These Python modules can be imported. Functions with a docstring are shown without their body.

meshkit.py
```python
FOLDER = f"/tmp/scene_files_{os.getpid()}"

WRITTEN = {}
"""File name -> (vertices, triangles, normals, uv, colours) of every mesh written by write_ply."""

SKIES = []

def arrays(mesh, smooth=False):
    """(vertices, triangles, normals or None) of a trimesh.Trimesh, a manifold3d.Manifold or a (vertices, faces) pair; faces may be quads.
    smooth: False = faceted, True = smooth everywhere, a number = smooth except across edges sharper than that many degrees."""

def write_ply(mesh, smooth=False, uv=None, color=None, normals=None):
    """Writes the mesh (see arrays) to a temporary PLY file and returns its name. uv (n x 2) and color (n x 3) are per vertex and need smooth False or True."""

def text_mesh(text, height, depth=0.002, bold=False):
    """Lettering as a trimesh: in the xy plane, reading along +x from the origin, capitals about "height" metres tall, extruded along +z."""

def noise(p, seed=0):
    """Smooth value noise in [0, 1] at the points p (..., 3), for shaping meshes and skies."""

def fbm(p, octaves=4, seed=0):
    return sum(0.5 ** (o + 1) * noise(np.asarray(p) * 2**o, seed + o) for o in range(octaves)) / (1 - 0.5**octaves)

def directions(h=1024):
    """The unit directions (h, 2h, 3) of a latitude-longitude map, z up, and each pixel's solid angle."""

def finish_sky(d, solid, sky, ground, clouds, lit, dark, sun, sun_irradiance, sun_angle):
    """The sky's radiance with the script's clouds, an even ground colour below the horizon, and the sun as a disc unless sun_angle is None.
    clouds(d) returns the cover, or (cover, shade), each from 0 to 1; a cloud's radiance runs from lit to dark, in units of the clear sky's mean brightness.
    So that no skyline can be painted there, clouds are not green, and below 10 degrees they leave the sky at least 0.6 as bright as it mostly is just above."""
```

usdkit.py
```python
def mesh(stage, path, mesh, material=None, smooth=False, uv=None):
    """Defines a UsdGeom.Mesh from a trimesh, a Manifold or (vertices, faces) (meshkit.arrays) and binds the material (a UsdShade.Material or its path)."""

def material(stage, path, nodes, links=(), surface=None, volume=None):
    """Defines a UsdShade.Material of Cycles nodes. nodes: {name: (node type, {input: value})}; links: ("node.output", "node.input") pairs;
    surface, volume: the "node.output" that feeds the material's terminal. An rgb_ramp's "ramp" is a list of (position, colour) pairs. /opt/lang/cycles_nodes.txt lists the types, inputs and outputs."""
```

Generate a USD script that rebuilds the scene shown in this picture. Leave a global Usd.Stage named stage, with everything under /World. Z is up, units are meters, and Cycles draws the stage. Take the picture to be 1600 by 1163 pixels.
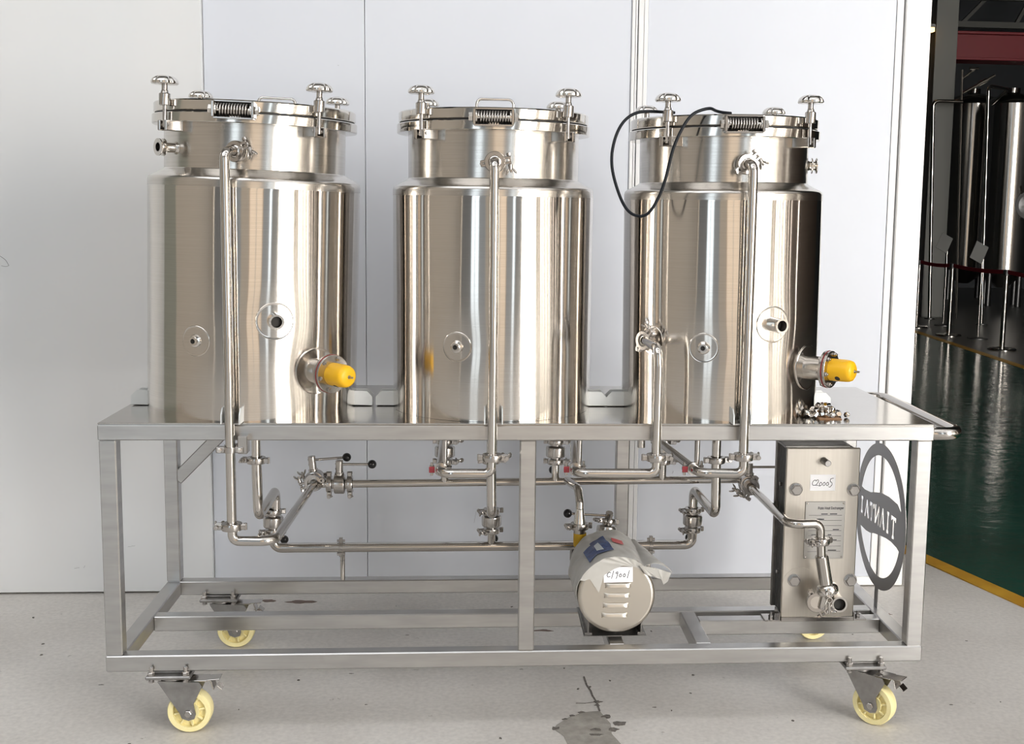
import math, random
import numpy as np, trimesh
import usdkit, meshkit
from pxr import Usd, UsdGeom, UsdLux, UsdShade, Gf, Sdf
from shapely.geometry import LineString, Polygon, Point, box as sbox
from shapely.ops import unary_union
from shapely import affinity

random.seed(7)
rng = np.random.default_rng(7)
stage = Usd.Stage.CreateInMemory()
UsdGeom.SetStageUpAxis(stage, UsdGeom.Tokens.z)
UsdGeom.SetStageMetersPerUnit(stage, 1.0)
UsdGeom.Xform.Define(stage, '/World')
UsdGeom.Scope.Define(stage, '/World/Looks')

# ---------------------------------------------------------------- camera, light, exposure
EXPOSURE = -0.27
DOOR_GAIN, WINDOW_GAIN, SKYLIGHT_GAIN, SLIT_GAIN = 23.0, 2.8, 3.1, 7.0
EYE = np.array([1.0953, -3.5132, 1.5979])
YAW, PITCH, ROLL = 0.0761, 0.1262, 0.0153
FOCAL_PX, CENTRE_X, CENTRE_Y = 1864.54, 883.15, 561.95


def camera():
    cy, sy, cp, sp = math.cos(YAW), math.sin(YAW), math.cos(PITCH), math.sin(PITCH)
    fwd = np.array([sy * cp, cy * cp, -sp]); right = np.array([cy, -sy, 0.0]); up = np.cross(right, fwd)
    cr, sr = math.cos(ROLL), math.sin(ROLL)
    r, u = cr * right + sr * up, -sr * right + cr * up
    m = Gf.Matrix4d(*r, 0, *u, 0, *(-fwd), 0, *EYE, 1)
    c = UsdGeom.Camera.Define(stage, '/World/camera')
    c.AddTransformOp().Set(m)
    k = 36.0 / 1600
    c.CreateHorizontalApertureAttr(36.0); c.CreateVerticalApertureAttr(1163 * k)
    c.CreateFocalLengthAttr(FOCAL_PX * k)
    c.CreateHorizontalApertureOffsetAttr((800 - CENTRE_X) * k)
    c.CreateVerticalApertureOffsetAttr((CENTRE_Y - 581.5) * k)
    c.CreateClippingRangeAttr(Gf.Vec2f(0.05, 200))
    c.CreateExposureAttr(EXPOSURE)


camera()
dome = UsdLux.DomeLight.Define(stage, '/World/sky')
dome.CreateColorAttr(Gf.Vec3f(0.75, 0.85, 1.0)); dome.CreateIntensityAttr(0.6)

# ---------------------------------------------------------------- materials
M = {}


def mat(name, base, rough=0.5, metal=0.0, vary=None, bump=None, **more):
    """vary: (scale xyz, colour a, colour b[, detail]) from object-space noise; bump: (scale xyz, strength, distance)."""
    along = more.pop("tangent", None)
    n = {"p": ("principled_bsdf", {"base_color": base, "roughness": rough, "metallic": metal, **more})}
    l = []
    if along:
        n["t"] = ("combine_xyz", dict(zip("xyz", along)))
        l.append(("t.vector", "p.tangent"))
    if vary or bump:
        n["g"] = ("geometry", {})
    if vary:
        sc, a, b = vary[:3]
        n["m"] = ("mapping", {"scale": sc})
        n["n"] = ("noise_texture", {"scale": 1.0, "detail": vary[3] if len(vary) > 3 else 3.0})
        n["r"] = ("rgb_ramp", {"ramp": [(0.3, a), (0.7, b)]})
        l += [("g.position", "m.vector"), ("m.vector", "n.vector"), ("n.fac", "r.fac"), ("r.color", "p.base_color")]
    if bump:
        sc, s, d = bump
        n["bm"] = ("mapping", {"scale": sc})
        n["bn"] = ("noise_texture", {"scale": 1.0, "detail": 3.0})
        n["b"] = ("bump", {"strength": s, "distance": d})
        l += [("g.position", "bm.vector"), ("bm.vector", "bn.vector"), ("bn.fac", "b.height"), ("b.normal", "p.normal")]
    M[name] = usdkit.material(stage, '/World/Looks/' + name, n, l, surface="p.BSDF")
    return M[name]


UP = (0, 0, 1)
mat('steel_mirror', (.66, .62, .575), .13, 1.0, vary=((3, 3, 700), (.63, .59, .545), (.69, .655, .61)), anisotropic=.96, tangent=UP)
mat('steel_satin', (.6, .57, .53), .20, 1.0, vary=((4, 4, 300), (.57, .54, .50), (.64, .61, .57)), anisotropic=.4, tangent=UP)
mat('steel_bright', (.72, .69, .65), .10, 1.0)
mat('steel_ring', (.66, .63, .585), .11, 1.0)
mat('steel_pipe', (.58, .55, .515), .12, 1.0)
mat('steel_cast', (.50, .475, .45), .2, 1.0)
mat('steel_frame', (.55, .54, .525), .30, 1.0, vary=((6, 6, 40), (.50, .49, .48), (.59, .58, .565)))
mat('steel_deck', (.60, .575, .54), .15, 1.0, vary=((3, 90, 3), (.57, .545, .51), (.63, .605, .57)))
mat('steel_emblem', (.32, .31, .30), .35, 1.0)
mat('steel_dull', (.36, .35, .34), .38, 1.0, vary=((30, 30, 30), (.3, .29, .28), (.4, .39, .38)))
mat('steel_plate', (.62, .58, .52), .33, 1.0, vary=((120, 4, 4), (.6, .56, .5), (.65, .61, .55)))
mat('steel_shroud', (.70, .65, .575), .30, 1.0)
mat('nameplate_metal', (.42, .41, .39), .38, 1.0)
mat('hinge_dark', (.05, .05, .05), .4, 1.0)
mat('bracket_steel', (.66, .68, .68), .55, .55)
mat('rubber_black', (.012, .012, .014), .45)
mat('gasket_black', (.01, .01, .01), .6)
mat('bore_dark', (.02, .018, .016), .7)
mat('ball_black', (.01, .01, .011), .12)
mat('cable_black', (.006, .008, .012), .42, specular_ior_level=.25)
mat('gasket_red', (.22, .035, .035), .5)
mat('red_plastic', (.30, .03, .04), .4)
mat('cap_yellow', (.86, .47, .008), .38)
mat('sleeve_yellow', (.62, .37, .01), .5)
mat('wheel_cream', (.90, .80, .42), .38, specular_ior_level=.5)
mat('paper', (.86, .86, .88), .75)
mat('ink', (.06, .06, .07), .7)
mat('bag_plastic', (.50, .485, .45), .4, vary=((14, 14, 14), (.44, .425, .39), (.54, .525, .49)))
mat('print_blue', (.035, .06, .19), .4, vary=((60, 60, 60), (.018, .03, .12), (.06, .11, .28)))
mat('print_white', (.62, .66, .68), .4)
mat('print_red', (.55, .07, .07), .4)
mat('cardboard', (.30, .17, .09), .85)
mat('wall_white', (.63, .655, .71), .5, vary=((.7, .7, .5), (.615, .64, .70), (.65, .675, .725)))
mat('wall_cream', (.68, .70, .715), .45, vary=((.8, .8, .5), (.655, .68, .70), (.725, .72, .715)))
mat('post_white', (.90, .895, .88), .4, vary=((30, 30, 2), (.86, .85, .83), (.92, .915, .9)))
mat('profile_alu', (.78, .78, .78), .32)
mat('seam_dark', (.16, .16, .17), .8)
mat('seam_grey', (.6, .6, .64), .8)
mat('scuff', (.33, .33, .34), .9)
mat('yellow_paint', (.50, .26, .02), .5, vary=((5, 5, 5), (.42, .21, .02), (.56, .31, .03)))
mat('green_paint', (.012, .062, .043), .13, vary=((1.2, 1.2, 1), (.010, .052, .036), (.015, .075, .052)), bump=((9, 9, 9), .12, .02))
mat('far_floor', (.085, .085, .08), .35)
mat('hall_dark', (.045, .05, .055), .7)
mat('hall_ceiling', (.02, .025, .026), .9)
mat('hall_beige', (.74, .66, .56), .8)
mat('hall_tan', (.50, .45, .39), .8)
mat('hall_grey', (.46, .51, .56), .7)
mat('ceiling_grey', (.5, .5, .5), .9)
mat('beam_red', (.19, .014, .02), .5)
mat('column_grey', (.17, .17, .155), .55)
mat('belt_red', (.30, .012, .025), .6)
mat('tank_steel', (.58, .55, .51), .16, 1.0, anisotropic=.7, tangent=UP)
mat('dark_steel', (.16, .16, .16), .4, 1.0)
mat('sign_face', (.2, .2, .19), .5)


def concrete():
    """Worn grey floor: broad tone, fine grit, darker spots and scuffs."""
    n = {"g": ("geometry", {}),
         "n1": ("noise_texture", {"scale": 1.7, "detail": 5.0}), "r1": ("rgb_ramp", {"ramp": [(.28, (.56, .53, .495)), (.72, (.71, .685, .65))]}),
         "n2": ("noise_texture", {"scale": 60.0, "detail": 3.0}), "r2": ("rgb_ramp", {"ramp": [(.25, (.86, .86, .86)), (.7, (1.04, 1.04, 1.04))]}),
         "x": ("mix_color", {"blend_type": "multiply", "fac": 1.0}),
         "n3": ("noise_texture", {"scale": 13.0, "detail": 4.0, "roughness": .65}), "r3": ("rgb_ramp", {"ramp": [(.0, (0, 0, 0)), (.69, (0, 0, 0)), (.74, (.75, .75, .75))]}),
         "y": ("mix_color", {"b": (.17, .145, .12)}),
         "b": ("bump", {"strength": .06, "distance": .002}),
         "p": ("principled_bsdf", {"roughness": .42, "specular_ior_level": .45})}
    l = [("g.position", "n1.vector"), ("g.position", "n2.vector"), ("g.position", "n3.vector"), ("n1.fac", "r1.fac"), ("n2.fac", "r2.fac"), ("n3.fac", "r3.fac"),
         ("r1.color", "x.a"), ("r2.color", "x.b"), ("x.result", "y.a"), ("r3.color", "y.fac"), ("y.result", "p.base_color"), ("n2.fac", "b.height"), ("b.normal", "p.normal")]
    M['concrete'] = usdkit.material(stage, '/World/Looks/concrete', n, l, surface="p.BSDF")


concrete()
mat('concrete_patch', (.30, .28, .25), .85, vary=((25, 25, 25), (.25, .232, .205), (.36, .34, .305)), bump=((60, 60, 60), .5, .004))
mat('concrete_hole', (.13, .115, .10), .9, vary=((90, 90, 90), (.09, .08, .07), (.2, .18, .16)))
mat('stain_brown', (.15, .10, .075), .55)


def glow(name, colour, strength):
    M[name] = usdkit.material(stage, '/World/Looks/' + name, {"e": ("emission", {"color": colour, "strength": strength})}, surface="e.emission")


glow('daylight_door', (1.0, .965, .92), DOOR_GAIN)
glow('daylight_window', (.80, .91, 1.0), WINDOW_GAIN)
glow('daylight_slit', (1.0, .93, .82), SLIT_GAIN)
glow('daylight_peach', (1.0, .82, .64), 1.5)
glow('daylight_roof', (.95, .97, 1.0), SKYLIGHT_GAIN)
glow('lamp_warm', (1.0, .62, .25), 4.0)

# ---------------------------------------------------------------- helpers: prims
ORIGIN, TAKEN = {}, {}


def numbered(parent, name):
    k = TAKEN.get((parent, name), -1) + 1
    TAKEN[(parent, name)] = k
    return name if k == 0 else f"{name}_{k:03d}"


def data(prim, label=None, cat=None, group=None, kind=None):
    for k, v in (('label', label), ('category', cat), ('group', group), ('kind', kind)):
        if v:
            prim.SetCustomDataByKey(k, v)
    return prim


def thing(name, label=None, cat=None, loc=(0, 0, 0), group=None, kind=None):
    x = UsdGeom.Xform.Define(stage, '/World/' + numbered('/World', name))
    x.AddTranslateOp().Set(Gf.Vec3d(*map(float, loc)))
    p = x.GetPrim(); ORIGIN[p.GetPath()] = np.array(loc, float)
    return data(p, label, cat, group, kind)


def join(*ms):
    out = []
    for m in ms:
        out += m if isinstance(m, (list, tuple)) else [m]
    return out[0] if len(out) == 1 else trimesh.util.concatenate(out)


def obj(name, mesh, material, parent=None, smooth=32, label=None, cat=None, group=None, kind=None):
    """One Mesh prim, given in world coordinates."""
    if isinstance(mesh, (list, tuple)):
        mesh = join(*mesh)
    pp = str(parent.GetPath()) if parent else '/World'
    o = ORIGIN[parent.GetPath()] if parent else np.zeros(3)
    m = mesh.copy(); m.vertices = m.vertices - o
    g = usdkit.mesh(stage, pp + '/' + numbered(pp, name), m, M[material], smooth)
    ORIGIN[g.GetPrim().GetPath()] = o
    return data(g.GetPrim(), label, cat, group, kind)


def dup(src, loc, label, group=None, rotz=0):
    was = src.GetCustomData()
    x = UsdGeom.Xform.Define(stage, '/World/' + numbered('/World', src.GetName()))
    x.GetPrim().GetReferences().AddInternalReference(src.GetPath())
    x.ClearXformOpOrder()
    x.AddTranslateOp(opSuffix='put').Set(Gf.Vec3d(*map(float, loc)))
    if rotz:
        x.AddRotateZOp(opSuffix='put').Set(rotz)
    x.GetPrim().SetInstanceable(True)
    return data(x.GetPrim(), label, was['category'], group or was.get('group'))


# ---------------------------------------------------------------- helpers: shapes
def unit(v):
    v = np.asarray(v, float); return v / np.linalg.norm(v)


def basis(axis, u=None):
    z = unit(axis)
    u = np.array([1., 0, 0]) if u is None else np.asarray(u, float)
    if abs(z @ unit(u)) > .98:
        u = np.array([0, 1., 0])
    x = unit(u - z * (u @ z)); y = np.cross(z, x)
    return x, y, z


def place(mesh, at, axis=(0, 0, 1), u=None):
    x, y, z = basis(axis, u)
    t = np.eye(4); t[:3, 0], t[:3, 1], t[:3, 2], t[:3, 3] = x, y, z, at
    m = mesh.copy(); m.apply_transform(t); return m


def lathe(prof, n=28):
    """Revolve (r, z) points about z; ends with r > 0 are capped."""
    prof = [(max(r, 0.0), z) for r, z in prof]
    if prof[0][0] > 1e-9: prof = [(0, prof[0][1])] + prof
    if prof[-1][0] > 1e-9: prof = prof + [(0, prof[-1][1])]
    return ring_of(prof, n, closed=False)


def ring_of(prof, n=28, closed=True):
    a = np.linspace(0, 2 * np.pi, n, endpoint=False)
    p = np.array(prof, float); k = len(p)
    v = np.stack([p[:, 0][:, None] * np.cos(a), p[:, 0][:, None] * np.sin(a), np.repeat(p[:, 1][:, None], n, 1)], -1).reshape(-1, 3)
    f = []
    for i in range(k if closed else k - 1):
        j = (i + 1) % k
        for s in range(n):
            t = (s + 1) % n
            A, B, C, D = i * n + s, i * n + t, j * n + t, j * n + s
            if p[i, 0] > 1e-9: f.append((A, B, C) if p[j, 0] > 1e-9 else (A, B, C))
            if p[j, 0] > 1e-9: f.append((A, C, D) if p[i, 0] > 1e-9 else (A, C, D))
    m = trimesh.Trimesh(v, f, process=True)
    m.update_faces(m.nondegenerate_faces()); m.fix_normals()
    return m


def cyl(a, b, r, n=20, r2=None, bev=None):
    a, b = np.asarray(a, float), np.asarray(b, float)
    L = np.linalg.norm(b - a); r2 = r if r2 is None else r2
    bev = min(r, r2, L) * .12 if bev is None else bev
    m = lathe([(r - bev, 0), (r, bev), (r2, L - bev), (r2 - bev, L)], n)
    return place(m, a, b - a)


def pipe_piece(a, b, r, wall=.0015, n=28):
    a, b = np.asarray(a, float), np.asarray(b, float)
    L = np.linalg.norm(b - a)
    return place(ring_of([(r, 0), (r, L), (r - wall, L), (r - wall, 0)], n), a, b - a)


def ball(c, r, sub=2, scale=(1, 1, 1)):
    m = trimesh.creation.icosphere(sub, r); m.apply_scale(scale); m.apply_translation(c); return m


def bx(x0, x1, y0, y1, z0, z1, bev=.003):
    b = min(bev, .45 * min(x1 - x0, y1 - y0, z1 - z0))
    if b <= 1e-5:
        m = trimesh.creation.box((x1 - x0, y1 - y0, z1 - z0)); m.apply_translation(((x0 + x1) / 2, (y0 + y1) / 2, (z0 + z1) / 2)); return m
    p = []
    for x, sx in ((x0, 1), (x1, -1)):
        for y, sy in ((y0, 1), (y1, -1)):
            for z, sz in ((z0, 1), (z1, -1)):
                p += [(x + sx * b, y + sy * b, z), (x + sx * b, y, z + sz * b), (x, y + sy * b, z + sz * b)]
    return trimesh.convex.convex_hull(np.array(p))


def bar(a, b, w, h, u=None, bev=.003):
    """A rectangular bar from a to b, w along u."""
    a, b = np.asarray(a, float), np.asarray(b, float)
    L = np.linalg.norm(b - a)
    return place(bx(-w / 2, w / 2, -h / 2, h / 2, 0, L, bev), a, b - a, u)


def fillet(points, bend, seg):
    P = [np.asarray(p, float) for p in points]
    out = [P[0]]
    for i in range(1, len(P) - 1):
        a, b, c = P[i - 1], P[i], P[i + 1]
        d1, d2 = unit(a - b), unit(c - b)
        cosang = np.clip(d1 @ d2, -1, 1); ang = np.arccos(cosang)
        if ang > math.radians(176):
            out.append(b); continue
        t = min(bend / math.tan(ang / 2), .49 * np.linalg.norm(a - b), .49 * np.linalg.norm(c - b))
        rad = t * math.tan(ang / 2)
        cen = b + unit(d1 + d2) * rad / math.sin(ang / 2)
        s, e = b + d1 * t - cen, b + d2 * t - cen
        tot = math.pi - ang
        for k in range(seg + 1):
            w = k / seg
            out.append(cen + (math.sin((1 - w) * tot) * s + math.sin(w * tot) * e) / math.sin(tot))
    out.append(P[-1])
    return np.array(out)


def tube(points, r, bend=.04, seg=8, n=20, cap=True, raw=False):
    p = np.array(points, float) if raw else fillet(points, bend, seg)
    keep = [0] + [i for i in range(1, len(p)) if np.linalg.norm(p[i] - p[i - 1]) > 1e-6]
    p = p[keep]
    t = np.gradient(p, axis=0); t /= np.linalg.norm(t, axis=1)[:, None]
    x, y, _ = basis(t[0]); a = np.linspace(0, 2 * np.pi, n, endpoint=False); v = []
    for i in range(len(p)):
        x = unit(x - t[i] * (x @ t[i])); y = np.cross(t[i], x)
        rr = r[i] if np.ndim(r) else r
        v.append(p[i] + rr * (np.cos(a)[:, None] * x + np.sin(a)[:, None] * y))
    v = np.concatenate(v); f = []
    for i in range(len(p) - 1):
        for s in range(n):
            u = (s + 1) % n
            f += [(i * n + s, i * n + u, (i + 1) * n + u), (i * n + s, (i + 1) * n + u, (i + 1) * n + s)]
    if cap:
        k = len(v); v = np.vstack([v, p[0], p[-1]]); e = (len(p) - 1) * n
        for s in range(n):
            u = (s + 1) % n
            f += [(k, u, s), (k + 1, e + s, e + u)]
    return trimesh.Trimesh(v, f, process=False)


def hexagon(at, axis, r, h, dome=.0):
    m = lathe([(r * .86, 0), (r, h * .12), (r, h * .88), (r * .86, h)], 6)
    if dome: m = join(m, lathe([(r * .8, h), (r * .62, h + dome * .7), (0, h + dome)], 14))
    return place(m, at, axis)


def plate_of(poly, h, to):
    """Extrude a shapely polygon by h; to(v) maps (a, b, c) to world."""
    ms = []
    for g in getattr(poly, 'geoms', [poly]):
        if g.area < 1e-9: continue
        ms.append(trimesh.creation.extrude_polygon(g, h, engine='earcut'))
    m = join(*ms); m.vertices = to(m.vertices.copy()); m.fix_normals(); return m


# ---------------------------------------------------------------- fittings
def clamp(parent, at, axis, u, ring=.031, half=.010, wing=True, name='pipe_clamp', wdir=1, material='steel_cast', tilt=0.0):
    """A two-piece tri-clamp ring: hinge on one side, bolt lugs and a wing nut on the other (towards u)."""
    x, y, z = basis(axis, u)
    at = np.asarray(at, float)
    r = ring
    band = place(ring_of([(r * .62, -half), (r * .94, -half), (r, -half * .55), (r, half * .55), (r * .94, half), (r * .62, half)], 30), at, axis, u)
    P = lambda a, b, c: at + a * x + b * y + c * z
    parts = [band]
    for s in (-1, 1):
        parts.append(bar(P(r * .86, s * .0075, 0), P(r + .017, s * .0075, 0), .007, half * 1.7, y, .0015))
        parts.append(bar(P(-r * .86, s * .0065, 0), P(-r - .011, s * .0055, 0), .008, half * 1.6, y, .0015))
    parts.append(cyl(P(-r - .008, 0, -half), P(-r - .008, 0, half), .0055, 10))
    c = band_c = obj(name, parts, material, parent)
    bolt = cyl(P(r + .012, -wdir * .017, 0), P(r + .012, wdir * .036, 0), .0038, 10)
    w = [bolt, cyl(P(r + .012, -wdir * .021, 0), P(r + .012, -wdir * .012, 0), .0068, 8)]
    if wing:
        h0, h1 = P(r + .012, wdir * .0125, 0), P(r + .012, wdir * .028, 0)
        w.append(cyl(h0, h1, .0075, 12, r2=.0055))
        for s in (-1, 1):
            m = trimesh.creation.icosphere(2, 1.0); m.apply_scale((.0085, .0035, .0115))
            w.append(place(m, P(r + .012 + s * .010, wdir * .032, 0), y * wdir + s * x * .6, z))
    else:
        w.append(hexagon(P(r + .012, wdir * .012, 0), y * wdir, .008, .008))
    obj('wing_nut' if wing else 'clamp_bolt', w, material, c)
    return c


def butterfly(at, axis, stem, lever, label, lever_len=.105, group=None, rings=True, ball_r=.0155, stem_h=.048, u=None, ring_u=None):
    at = np.asarray(at, float); ax = unit(axis); st = unit(stem); lv = unit(lever)
    t = thing('butterfly_valve', label, 'valve', at, group)
    prof = [(.0145, -.033), (.024, -.033), (.024, -.029), (.018, -.026), (.018, -.021), (.033, -.018), (.0355, -.014), (.0355, .014), (.033, .018), (.018, .021), (.018, .026), (.024, .029), (.024, .033), (.0145, .033)]
    obj('valve_body', place(lathe(prof, 30), at, ax), 'steel_cast', t)
    s0, s1 = at + st * .030, at + st * (.036 + stem_h)
    obj('stem', [cyl(s0, s1, .0135, 18), cyl(s0, s0 + st * .012, .0165, 18), cyl(s1 - st * .030 - lv * .0145, s1 - st * .030 - lv * .012, .003, 8), cyl(s1 - st * .012 - lv * .0145, s1 - st * .012 - lv * .012, .003, 8)], 'steel_cast', t)
    l0 = s1 - st * .014; l1 = l0 + lv * lever_len
    obj('lever', cyl(l0, l1, .0048, 12), 'steel_pipe', t)
    obj('ball_knob', ball(l1 + lv * .010, ball_r, 3), 'ball_black', t, smooth=True)
    if rings:
        for s in (-1, 1):
            clamp(t, at + ax * .036 * s, ax, ring_u if ring_u is not None else np.cross(ax, st), half=.009)
    return t


PR = .0143
# ================================================================ THE SETTING
floor = thing('floor', 'worn grey concrete workshop floor with chips and stains', None, kind='structure')
obj('concrete_slab', bx(-6, 14, -9.2, 22, -.12, 0, 0), 'concrete', floor, smooth=False)


def ragged(cx, cy, rx, ry, n, rough, seed):
    r = np.random.default_rng(seed); a = np.linspace(0, 2 * np.pi, n, endpoint=False)
    k = 1 + rough * (r.random(n) - .5) * 2
    return Polygon(np.c_[cx + rx * k * np.cos(a), cy + ry * k * np.sin(a)])


def lay(poly, h, z0=0.0):
    return plate_of(poly, h, lambda v: v + [0, 0, z0])


patch = Polygon([(1.355, .02), (1.40, .075), (1.445, .11), (1.50, .118), (1.515, .06), (1.525, .02), (1.52, -.05), (1.545, -.14), (1.50, -.26), (1.42, -.25), (1.385, -.16), (1.372, -.06), (1.345, -.01)])
obj('floor_patch', lay(patch, .0012), 'concrete_patch', floor, smooth=False, label='dark repaired patch of broken concrete')
holes = [ragged(1.35, -.005, .012, .01, 9, .4, 1), ragged(1.385, .06, .010, .006, 8, .4, 2), ragged(1.41, .085, .012, .006, 8, .4, 3), ragged(1.44, .11, .010, .006, 8, .4, 4), ragged(1.47, -.02, .016, .012, 10, .4, 5), ragged(1.475, -.055, .02, .008, 10, .5, 6),
         ragged(1.515, .075, .014, .012, 9, .4, 7), ragged(1.553, .02, .02, .016, 10, .35, 8), ragged(1.53, -.02, .014, .012, 9, .35, 9), ragged(1.50, .19, .013, .008, 9, .5, 10), ragged(1.497, .165, .008, .008, 9, .5, 11)]
obj('floor_chip', lay(unary_union(holes), .0018), 'concrete_hole', floor, smooth=False, kind='stuff')
crack = LineString([(1.475, .40), (1.478, .33), (1.487, .28), (1.489, .24), (1.497, .19), (1.50, .12)]).buffer(.0028).union(LineString([(1.497, .19), (1.46, .18), (1.43, .182)]).buffer(.0015)).union(LineString([(.9, .95), (1.0, .99), (1.1, .97)]).buffer(.002))
obj('floor_crack', lay(crack, .0014), 'concrete_hole', floor, smooth=False)
spots = [ragged(*random.choice([(random.uniform(-.7, 3.0), random.uniform(-.5, 1.25))]), random.uniform(.002, .009) * random.choice((.5, .7, 1)), random.uniform(.002, .007), 8, .45, 100 + i) for i in range(55)]
obj('floor_speck', lay(unary_union(spots), .0010), 'concrete_hole', floor, smooth=False, kind='stuff')
stains = [ragged(.40, 1.22, .055, .018, 16, .25, 21), ragged(.27, 1.235, .03, .016, 14, .25, 22), ragged(.30, 1.10, .03, .012, 12, .3, 23), ragged(.25, 1.13, .02, .01, 12, .3, 24), ragged(1.36, .86, .035, .012, 12, .4, 25), ragged(1.40, .66, .03, .014, 12, .5, 26), ragged(1.44, .62, .028, .012, 12, .5, 27),
          ragged(2.69, 1.1, .035, .02, 11, .4, 28), ragged(2.74, 1.0, .03, .012, 11, .4, 29)]
obj('oil_stain', lay(unary_union(stains), .0008), 'stain_brown', floor, smooth=False)

LX = lambda y: 3.3725 - .281 * (y - 1.115)
RX = lambda y: 6.87 + .0546 * (y - 8.57)
aisle = Polygon([(LX(-6), -6), (LX(8), 8), (LX(8), 21.5), (RX(21.5), 21.5), (RX(-6), -6)])
obj('green_floor', lay(aisle, .003), 'green_paint', floor, smooth=False, label='glossy dark green painted aisle')
obj('yellow_line', lay(Polygon([(LX(-6) - .045, -6), (LX(-6) + .045, -6), (LX(8) + .045, 8), (LX(8) - .045, 8)]), .005), 'yellow_paint', floor, smooth=False)
obj('yellow_line', lay(Polygon([(RX(-6) - .05, -6), (RX(-6) + .06, -6), (RX(21) + .06, 21), (RX(21) - .05, 21)]), .005), 'yellow_paint', floor, smooth=False)

obj('far_slab', lay(Polygon([(RX(-2) + .06, -2), (13.9, -2), (13.9, 21.9), (RX(21.9) + .06, 21.9)]), .0025), 'far_floor', floor, smooth=False, label='dark grey floor of the far hall')
wb = thing('wall_back', 'white panel partition standing behind the brewing cart', None, kind='structure')
obj('wall_panel', bx(-6, .0255, 1.345, 1.40, .008, 4.2, .002), 'wall_cream', wb, label='warm cream white panel')
for x0, x1 in ((.027, .6525), (.6545, 1.715), (1.781, 2.798)):
    obj('wall_panel', bx(x0, x1, 1.37, 1.41, .008, 4.2, .0015), 'wall_white', wb)
obj('backing_board', bx(-6, 2.93, 1.411, 1.43, 0, 4.2, 0), 'seam_grey', wb)
pf = [bx(1.715, 1.7285, 1.362, 1.41, .008, 4.2, .002), bx(1.7305, 1.739, 1.366, 1.41, .008, 4.2, .002), bx(1.7415, 1.7625, 1.360, 1.41, .008, 4.2, .002), bx(1.7645, 1.781, 1.366, 1.41, .008, 4.2, .002)]
for q in pf: obj('joint_profile', q, 'profile_alu', wb)
obj('edge_strip', bx(2.8, 2.829, 1.366, 1.41, .008, 4.2, .002), 'post_white', wb)
obj('end_post', bx(2.833, 2.938, 1.350, 1.43, .004, 4.2, .003), 'post_white', wb, label='bright white end post')
obj('base_channel', bx(1.79, 2.832, 1.352, 1.369, .006, .042, .002), 'post_white', wb)
sc = []
for (x, z, l, a) in ((-.30, .20, .03, 10), (-.52, .11, .02, 5), (-.49, .115, .012, 60), (.70, .19, .02, 75), (.72, .175, .015, 40), (1.10, .31, .05, 80), (.55, 2.145, .006, 0), (1.93, .50, .012, 70), (2.05, .30, .008, 0), (2.60, .27, .012, 30), (-.41, .21, .01, 20)):
    yy = 1.3445 if x < 0 else 1.3695
    d = np.array([math.cos(math.radians(a)), 0, math.sin(math.radians(a))]) * l
    sc.append(bar(np.array([x, yy, z]) - d / 2, np.array([x, yy, z]) + d / 2, .0025, .001, (0, 1, 0), .0002))
sc.append(tube([(-.80, 1.3445, 1.395), (-.77, 1.3445, 1.378), (-.748, 1.3445, 1.362), (-.737, 1.3445, 1.340)], .0012, .02, 4, 6))
sc.append(tube([(-.738, 1.3445, 1.339), (-.75, 1.3445, 1.336), (-.766, 1.3445, 1.339)], .0009, .02, 4, 6))
obj('wall_scuff', sc, 'scuff', wb, kind='stuff')

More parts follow.
